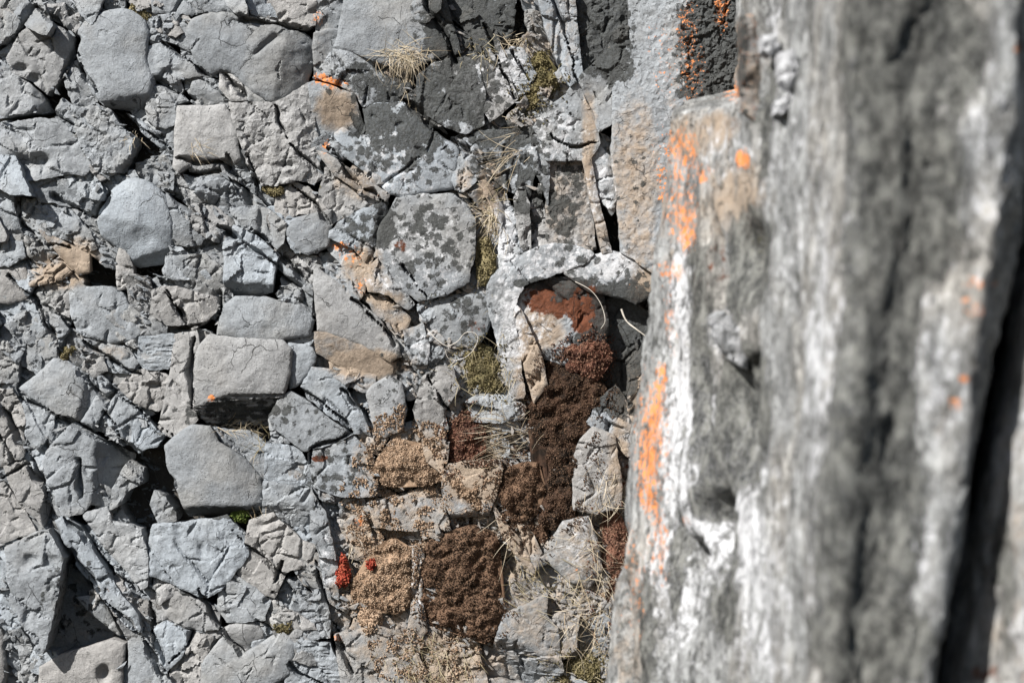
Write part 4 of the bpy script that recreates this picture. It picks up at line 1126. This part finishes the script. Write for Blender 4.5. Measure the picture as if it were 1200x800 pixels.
# ---------------------------------------------------------------- the near columns, out of focus
def column(name, label, prof, paintrows, seed, amp=1.0, dents=(), zlo=-1.7, zhi=1.7, uniform=None, ledge=None):
    """prof: (px at the picture's top, px at its bottom, depth Y) round the column in plan"""
    N = []
    for i in range(len(prof) - 1):
        a, b = np.array(prof[i], float), np.array(prof[i + 1], float)
        ka, kb = kfac(a[2]), kfac(b[2])
        L = math.hypot((b[0] - 600) * kb - (a[0] - 600) * ka, b[2] - a[2])
        n = max(2, int(L / .011))
        for j in range(n):
            N.append(a + (b - a) * j / n)
    N.append(np.array(prof[-1], float))
    N = np.array(N)
    # soften the arrises
    for _ in range(2):
        N[1:-1] = N[:-2] * .25 + N[1:-1] * .5 + N[2:] * .25
    zs = np.arange(zlo, zhi + .01, .012)
    k = kfac(N[:, 2])
    nu, nz = len(N), len(zs)
    py = 400 - zs[:, None] / k[None, :]
    px = N[None, :, 0] + (N[None, :, 1] - N[None, :, 0]) * py / 800
    if ledge:
        lim = ledge[0] + np.array([noise.noise((z * 4, 1.1, seed)) * 10 + noise.noise((z * 14, 3.1, seed)) * 6 for z in zs])[:, None] * np.ones_like(px)
        jag = np.array([noise.noise((u * .35, 7.7, seed)) * 22 + noise.noise((u * 1.1, 9.7, seed)) * 10 for u in range(nu)])[None, :]
        tt = np.clip((ledge[1] - 4 + jag - py) / 14, 0, 1)
        px = px + tt * np.maximum(0, lim - px)
    Xw = (px - 600) * k[None, :]
    Yw = np.repeat(N[None, :, 2], nz, 0)
    Zw = np.repeat(zs[:, None], nu, 1)
    tx = np.gradient(Xw, axis=1); ty = np.gradient(Yw, axis=1)
    ln = np.hypot(tx, ty) + 1e-9
    nxv, nyv = ty / ln, -tx / ln       # outward normal for a profile walked left to right
    bx = (N[:, 0] * .5 + N[:, 1] * .5 - 600) * k
    arc = np.cumsum(np.hypot(np.gradient(bx), np.gradient(N[:, 2])))[None, :] * np.ones_like(Xw)
    q = np.stack([arc.ravel(), Zw.ravel()], 1)
    dsp = np.zeros(len(q))
    f1 = np.array([noise.fractal((a * 5, b * 1.6, seed), .55, 2.1, 8) for a, b in q]) * .024
    rg = np.random.default_rng(int(seed * 10) + 5)
    span = (q[:, 0].max(), zhi - zlo)
    n = int(span[0] * span[1] * 22)
    sd = np.stack([rg.random(n) * span[0], zlo + rg.random(n) * span[1]], 1)
    of = rg.normal(0, .007, n)
    tl = rg.normal(0, .12, (n, 2))
    wq = q + np.stack([f1 * 1.2, f1 * 2.5], 1)
    for i0 in range(0, len(q), 8000):
        b = wq[i0:i0 + 8000]
        dd = ((b[:, None, 0] - sd[None, :, 0]) * 2.6) ** 2 + (b[:, None, 1] - sd[None, :, 1]) ** 2
        ii = dd.argmin(1)
        dsp[i0:i0 + 8000] = np.clip(((b - sd[ii]) * tl[ii]).sum(1), -.02, .02)
    f2 = np.array([noise.ridged_multi_fractal((a * 6, b * 1.1, seed + 5), .9, 2.2, 6, 1.0, 2.0) for a, b in q])
    dsp = (dsp * .32 + f1 - (f2 - 1.0) * .012) * amp
    dsp = dsp.reshape(nz, nu)
    for dx, dy, rx, ry, dep in dents:
        dsp -= dep * np.exp(-(((px - dx) / rx) ** 2 + ((py - dy) / ry) ** 2) ** 1.5)
    taper = np.minimum(1, np.minimum(np.arange(nu), nu - 1 - np.arange(nu)) / 4.0)[None, :]
    Xw = Xw + nxv * dsp * taper
    Yw = Yw + nyv * dsp * taper
    V = np.stack([Xw.ravel(), Yw.ravel(), Zw.ravel()], 1)
    F = [(j * nu + i, j * nu + i + 1, (j + 1) * nu + i + 1, (j + 1) * nu + i) for j in range(nz - 1) for i in range(nu - 1)]
    # close the back, the top and the foot
    F += [(j * nu + nu - 1, j * nu, (j + 1) * nu, (j + 1) * nu + nu - 1) for j in range(nz - 1)]
    F.append(tuple(range(nu - 1, -1, -1)))
    F.append(tuple((nz - 1) * nu + i for i in range(nu)))
    global PAINT
    keep, PAINT = PAINT, []
    for ch, *rows in paintrows:
        P(ch, *rows)
    w = paint(px.ravel(), py.ravel(), uniform or {})
    PAINT = keep
    o = make_mesh(name, V, F, M_COLUMN, None, (0, 0, 0), 50, True, w)
    o['label'] = label
    o['category'] = 'rock column'
    o['group'] = 'near basalt columns'
    o['kind'] = 'thing'
    return o


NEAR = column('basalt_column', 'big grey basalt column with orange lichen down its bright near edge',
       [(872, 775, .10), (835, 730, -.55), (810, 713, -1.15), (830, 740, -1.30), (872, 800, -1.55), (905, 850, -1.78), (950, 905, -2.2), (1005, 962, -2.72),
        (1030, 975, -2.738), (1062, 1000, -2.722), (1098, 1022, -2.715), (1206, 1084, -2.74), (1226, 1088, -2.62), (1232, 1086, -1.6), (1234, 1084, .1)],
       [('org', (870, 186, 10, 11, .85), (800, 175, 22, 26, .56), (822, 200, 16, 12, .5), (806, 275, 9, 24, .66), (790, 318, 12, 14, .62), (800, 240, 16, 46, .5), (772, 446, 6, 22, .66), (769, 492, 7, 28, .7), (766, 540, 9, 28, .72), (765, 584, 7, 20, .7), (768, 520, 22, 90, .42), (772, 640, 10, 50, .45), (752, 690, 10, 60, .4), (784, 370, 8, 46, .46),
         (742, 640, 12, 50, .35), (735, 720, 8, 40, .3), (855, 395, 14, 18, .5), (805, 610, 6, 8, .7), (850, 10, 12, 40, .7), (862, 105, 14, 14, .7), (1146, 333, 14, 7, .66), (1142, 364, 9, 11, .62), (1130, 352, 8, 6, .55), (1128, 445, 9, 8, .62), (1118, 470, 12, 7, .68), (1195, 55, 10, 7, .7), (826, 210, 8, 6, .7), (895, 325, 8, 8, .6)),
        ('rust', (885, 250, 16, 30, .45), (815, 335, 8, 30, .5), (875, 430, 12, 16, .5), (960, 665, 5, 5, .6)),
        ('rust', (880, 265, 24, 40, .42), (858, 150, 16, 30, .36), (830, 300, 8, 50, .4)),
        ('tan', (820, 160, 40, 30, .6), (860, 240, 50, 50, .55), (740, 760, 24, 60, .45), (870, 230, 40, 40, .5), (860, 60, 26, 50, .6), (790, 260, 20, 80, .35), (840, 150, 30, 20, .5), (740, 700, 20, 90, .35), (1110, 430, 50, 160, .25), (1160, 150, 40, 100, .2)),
        ('pale', (815, 600, 50, 190, .44), (900, 640, 70, 220, .34), (965, 480, 16, 320, .5), (1000, 180, 16, 180, .45), (930, 200, 40, 160, .36), (1100, 420, 34, 140, .4), (1160, 160, 30, 140, .42), (800, 500, 26, 160, .6), (850, 600, 40, 100, .55), (870, 640, 30, 60, .6), (780, 700, 30, 100, .45), (905, 60, 16, 60, .6), (800, 340, 14, 70, .55), (845, 390, 22, 30, .6), (850, 180, 40, 40, .4),  # broad rows whiten the left face, painting overexposed sunlight over pale rock
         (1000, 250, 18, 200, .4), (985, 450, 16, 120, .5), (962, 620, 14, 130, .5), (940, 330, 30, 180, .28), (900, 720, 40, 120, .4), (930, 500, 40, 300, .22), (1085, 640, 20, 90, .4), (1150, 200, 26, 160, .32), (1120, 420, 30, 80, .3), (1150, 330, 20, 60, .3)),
        ('blk', (900, 120, 12, 70, 1.0), (882, 290, 26, 44, .75), (862, 330, 14, 40, .6), (790, 660, 6, 60, .7), (760, 740, 6, 60, .6), (822, 470, 8, 60, .7), (846, 660, 8, 60, .8), (800, 560, 5, 60, .6), (866, 500, 20, 50, .8), (1045, 130, 46, 220, .74), (1032, 360, 38, 220, .62), (1005, 640, 38, 200, .66), (880, 480, 24, 60, .7), (1030, 170, 20, 60, .7), (1040, 300, 40, 120, .5), (1020, 400, 36, 60, .6), (1010, 520, 36, 110, .55), (1000, 650, 40, 110, .5), (985, 740, 26, 60, .6), (1040, 640, 40, 80, .4),  # dark lichen, plus black rows laid over the dented slot, recesses and cracks
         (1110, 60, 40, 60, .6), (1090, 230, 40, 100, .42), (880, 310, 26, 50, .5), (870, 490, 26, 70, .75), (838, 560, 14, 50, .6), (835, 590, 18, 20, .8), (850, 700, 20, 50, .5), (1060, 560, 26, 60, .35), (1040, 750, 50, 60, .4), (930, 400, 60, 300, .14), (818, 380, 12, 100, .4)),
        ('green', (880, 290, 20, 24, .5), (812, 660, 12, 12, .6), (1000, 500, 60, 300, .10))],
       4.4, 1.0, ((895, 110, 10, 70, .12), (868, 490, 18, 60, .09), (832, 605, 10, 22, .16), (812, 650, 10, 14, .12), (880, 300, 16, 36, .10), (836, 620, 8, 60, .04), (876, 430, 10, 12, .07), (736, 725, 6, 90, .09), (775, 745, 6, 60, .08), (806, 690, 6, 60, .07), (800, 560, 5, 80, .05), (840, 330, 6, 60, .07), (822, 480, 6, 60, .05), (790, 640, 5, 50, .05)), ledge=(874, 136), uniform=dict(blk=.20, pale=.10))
column('basalt_column', 'brownish grey basalt column beyond the black crevice at the edge',
       [(1330, 1150, .10), (1280, 1122, -1.4), (1248, 1100, -2.5), (1272, 1122, -2.62), (1420, 1270, -2.8), (1560, 1400, -2.7), (1640, 1500, -2.0), (1640, 1500, .1)],
       [('tan', (1180, 650, 60, 140, .35), (1200, 500, 40, 60, .3)), ('pale', (1190, 760, 14, 60, .5), (1195, 520, 30, 80, .35), (1150, 720, 16, 80, .3)), ('blk', (1175, 680, 16, 80, .35)), ('rust', (1150, 790, 20, 14, .5)), ('org', (1198, 795, 10, 8, .4))],
       8.1, .9, uniform=dict(blk=.16, tan=.15))

FLAKES = [
 ('peach and white flake jutting from the near column below its dark olive recess', [832,372,850,365,866,384,880,408,876,432,860,424,842,402], 1.74, dict(pale=.5, tan=.25)),
 ('white pointed flake at the top of the near column beside its dark slot', [892,42,908,40,914,54,904,64,894,58], 2.0, dict(pale=.8)),
 ('larger white flake on the near column just below its topmost white flake', [914,62,930,58,938,84,926,104,916,92], 2.1, dict(pale=.7)),
 ('slanting white flake across the dark slot of the near column', [908,120,930,106,936,114,918,134,909,132], 2.08, dict(pale=.7)),
 ('small white flake lowest beside the dark slot of the near column', [920,208,936,204,940,220,926,230], 2.1, dict(pale=.8)),
 ('brown and grey block filling the top of the near column beside the orange-peppered face', [868,20,886,16,892,90,884,140,872,130], 1.9, dict(tan=.5, org=.3)),
]
for lab, poly, dep, kw in FLAKES:
    ob, c_ = build_stone('flake', poly, K(RO, h=dep / S, T=60, g=2.4, chips=(5, 1.6), tilt=(-.3, 0), **kw), M_ROCK)
    ob['label'] = lab
    ob.parent = NEAR

# ---------------------------------------------------------------- light, sky, camera
SUN = Vector((-0.54, -0.56, 0.62)).normalized()
sun = bpy.data.lights.new('sun', 'SUN')
sun.energy = 5.0
sun.angle = math.radians(.53)
sun.color = (1.0, .965, .92)
so = bpy.data.objects.new('sun', sun)
so.rotation_euler = SUN.to_track_quat('Z', 'Y').to_euler()
so.location = SUN * 20
col.objects.link(so)
world = bpy.data.worlds.new('World')
scene.world = world
world.use_nodes = True
nt = world.node_tree
bg = nt.nodes['Background']
sky = nt.nodes.new('ShaderNodeTexSky')
sky.sky_type = 'NISHITA'
sky.sun_disc = False
sky.sun_elevation = math.asin(SUN.z)
sky.sun_rotation = math.atan2(SUN.x, SUN.y)
nt.links.new(sky.outputs[0], bg.inputs[0])
bg.inputs[1].default_value = 0.05

cam = bpy.data.cameras.new('camera')
cam.sensor_width = 36
cam.lens = 36 * D / (1200 * S)
cam.clip_end = 200
cam.dof.use_dof = True
cam.dof.focus_distance = D - .04
cam.dof.aperture_fstop = 2.1
co = bpy.data.objects.new('camera', cam)
co.location = (0, -D, 0)
co.rotation_euler = (math.radians(90), 0, 0)
col.objects.link(co)
scene.camera = co
vs = scene.view_settings
vs.view_transform = 'Standard'
vs.look = 'None'
vs.exposure = 1.15
vs.gamma = 1.0
scene.cycles.use_denoising = True
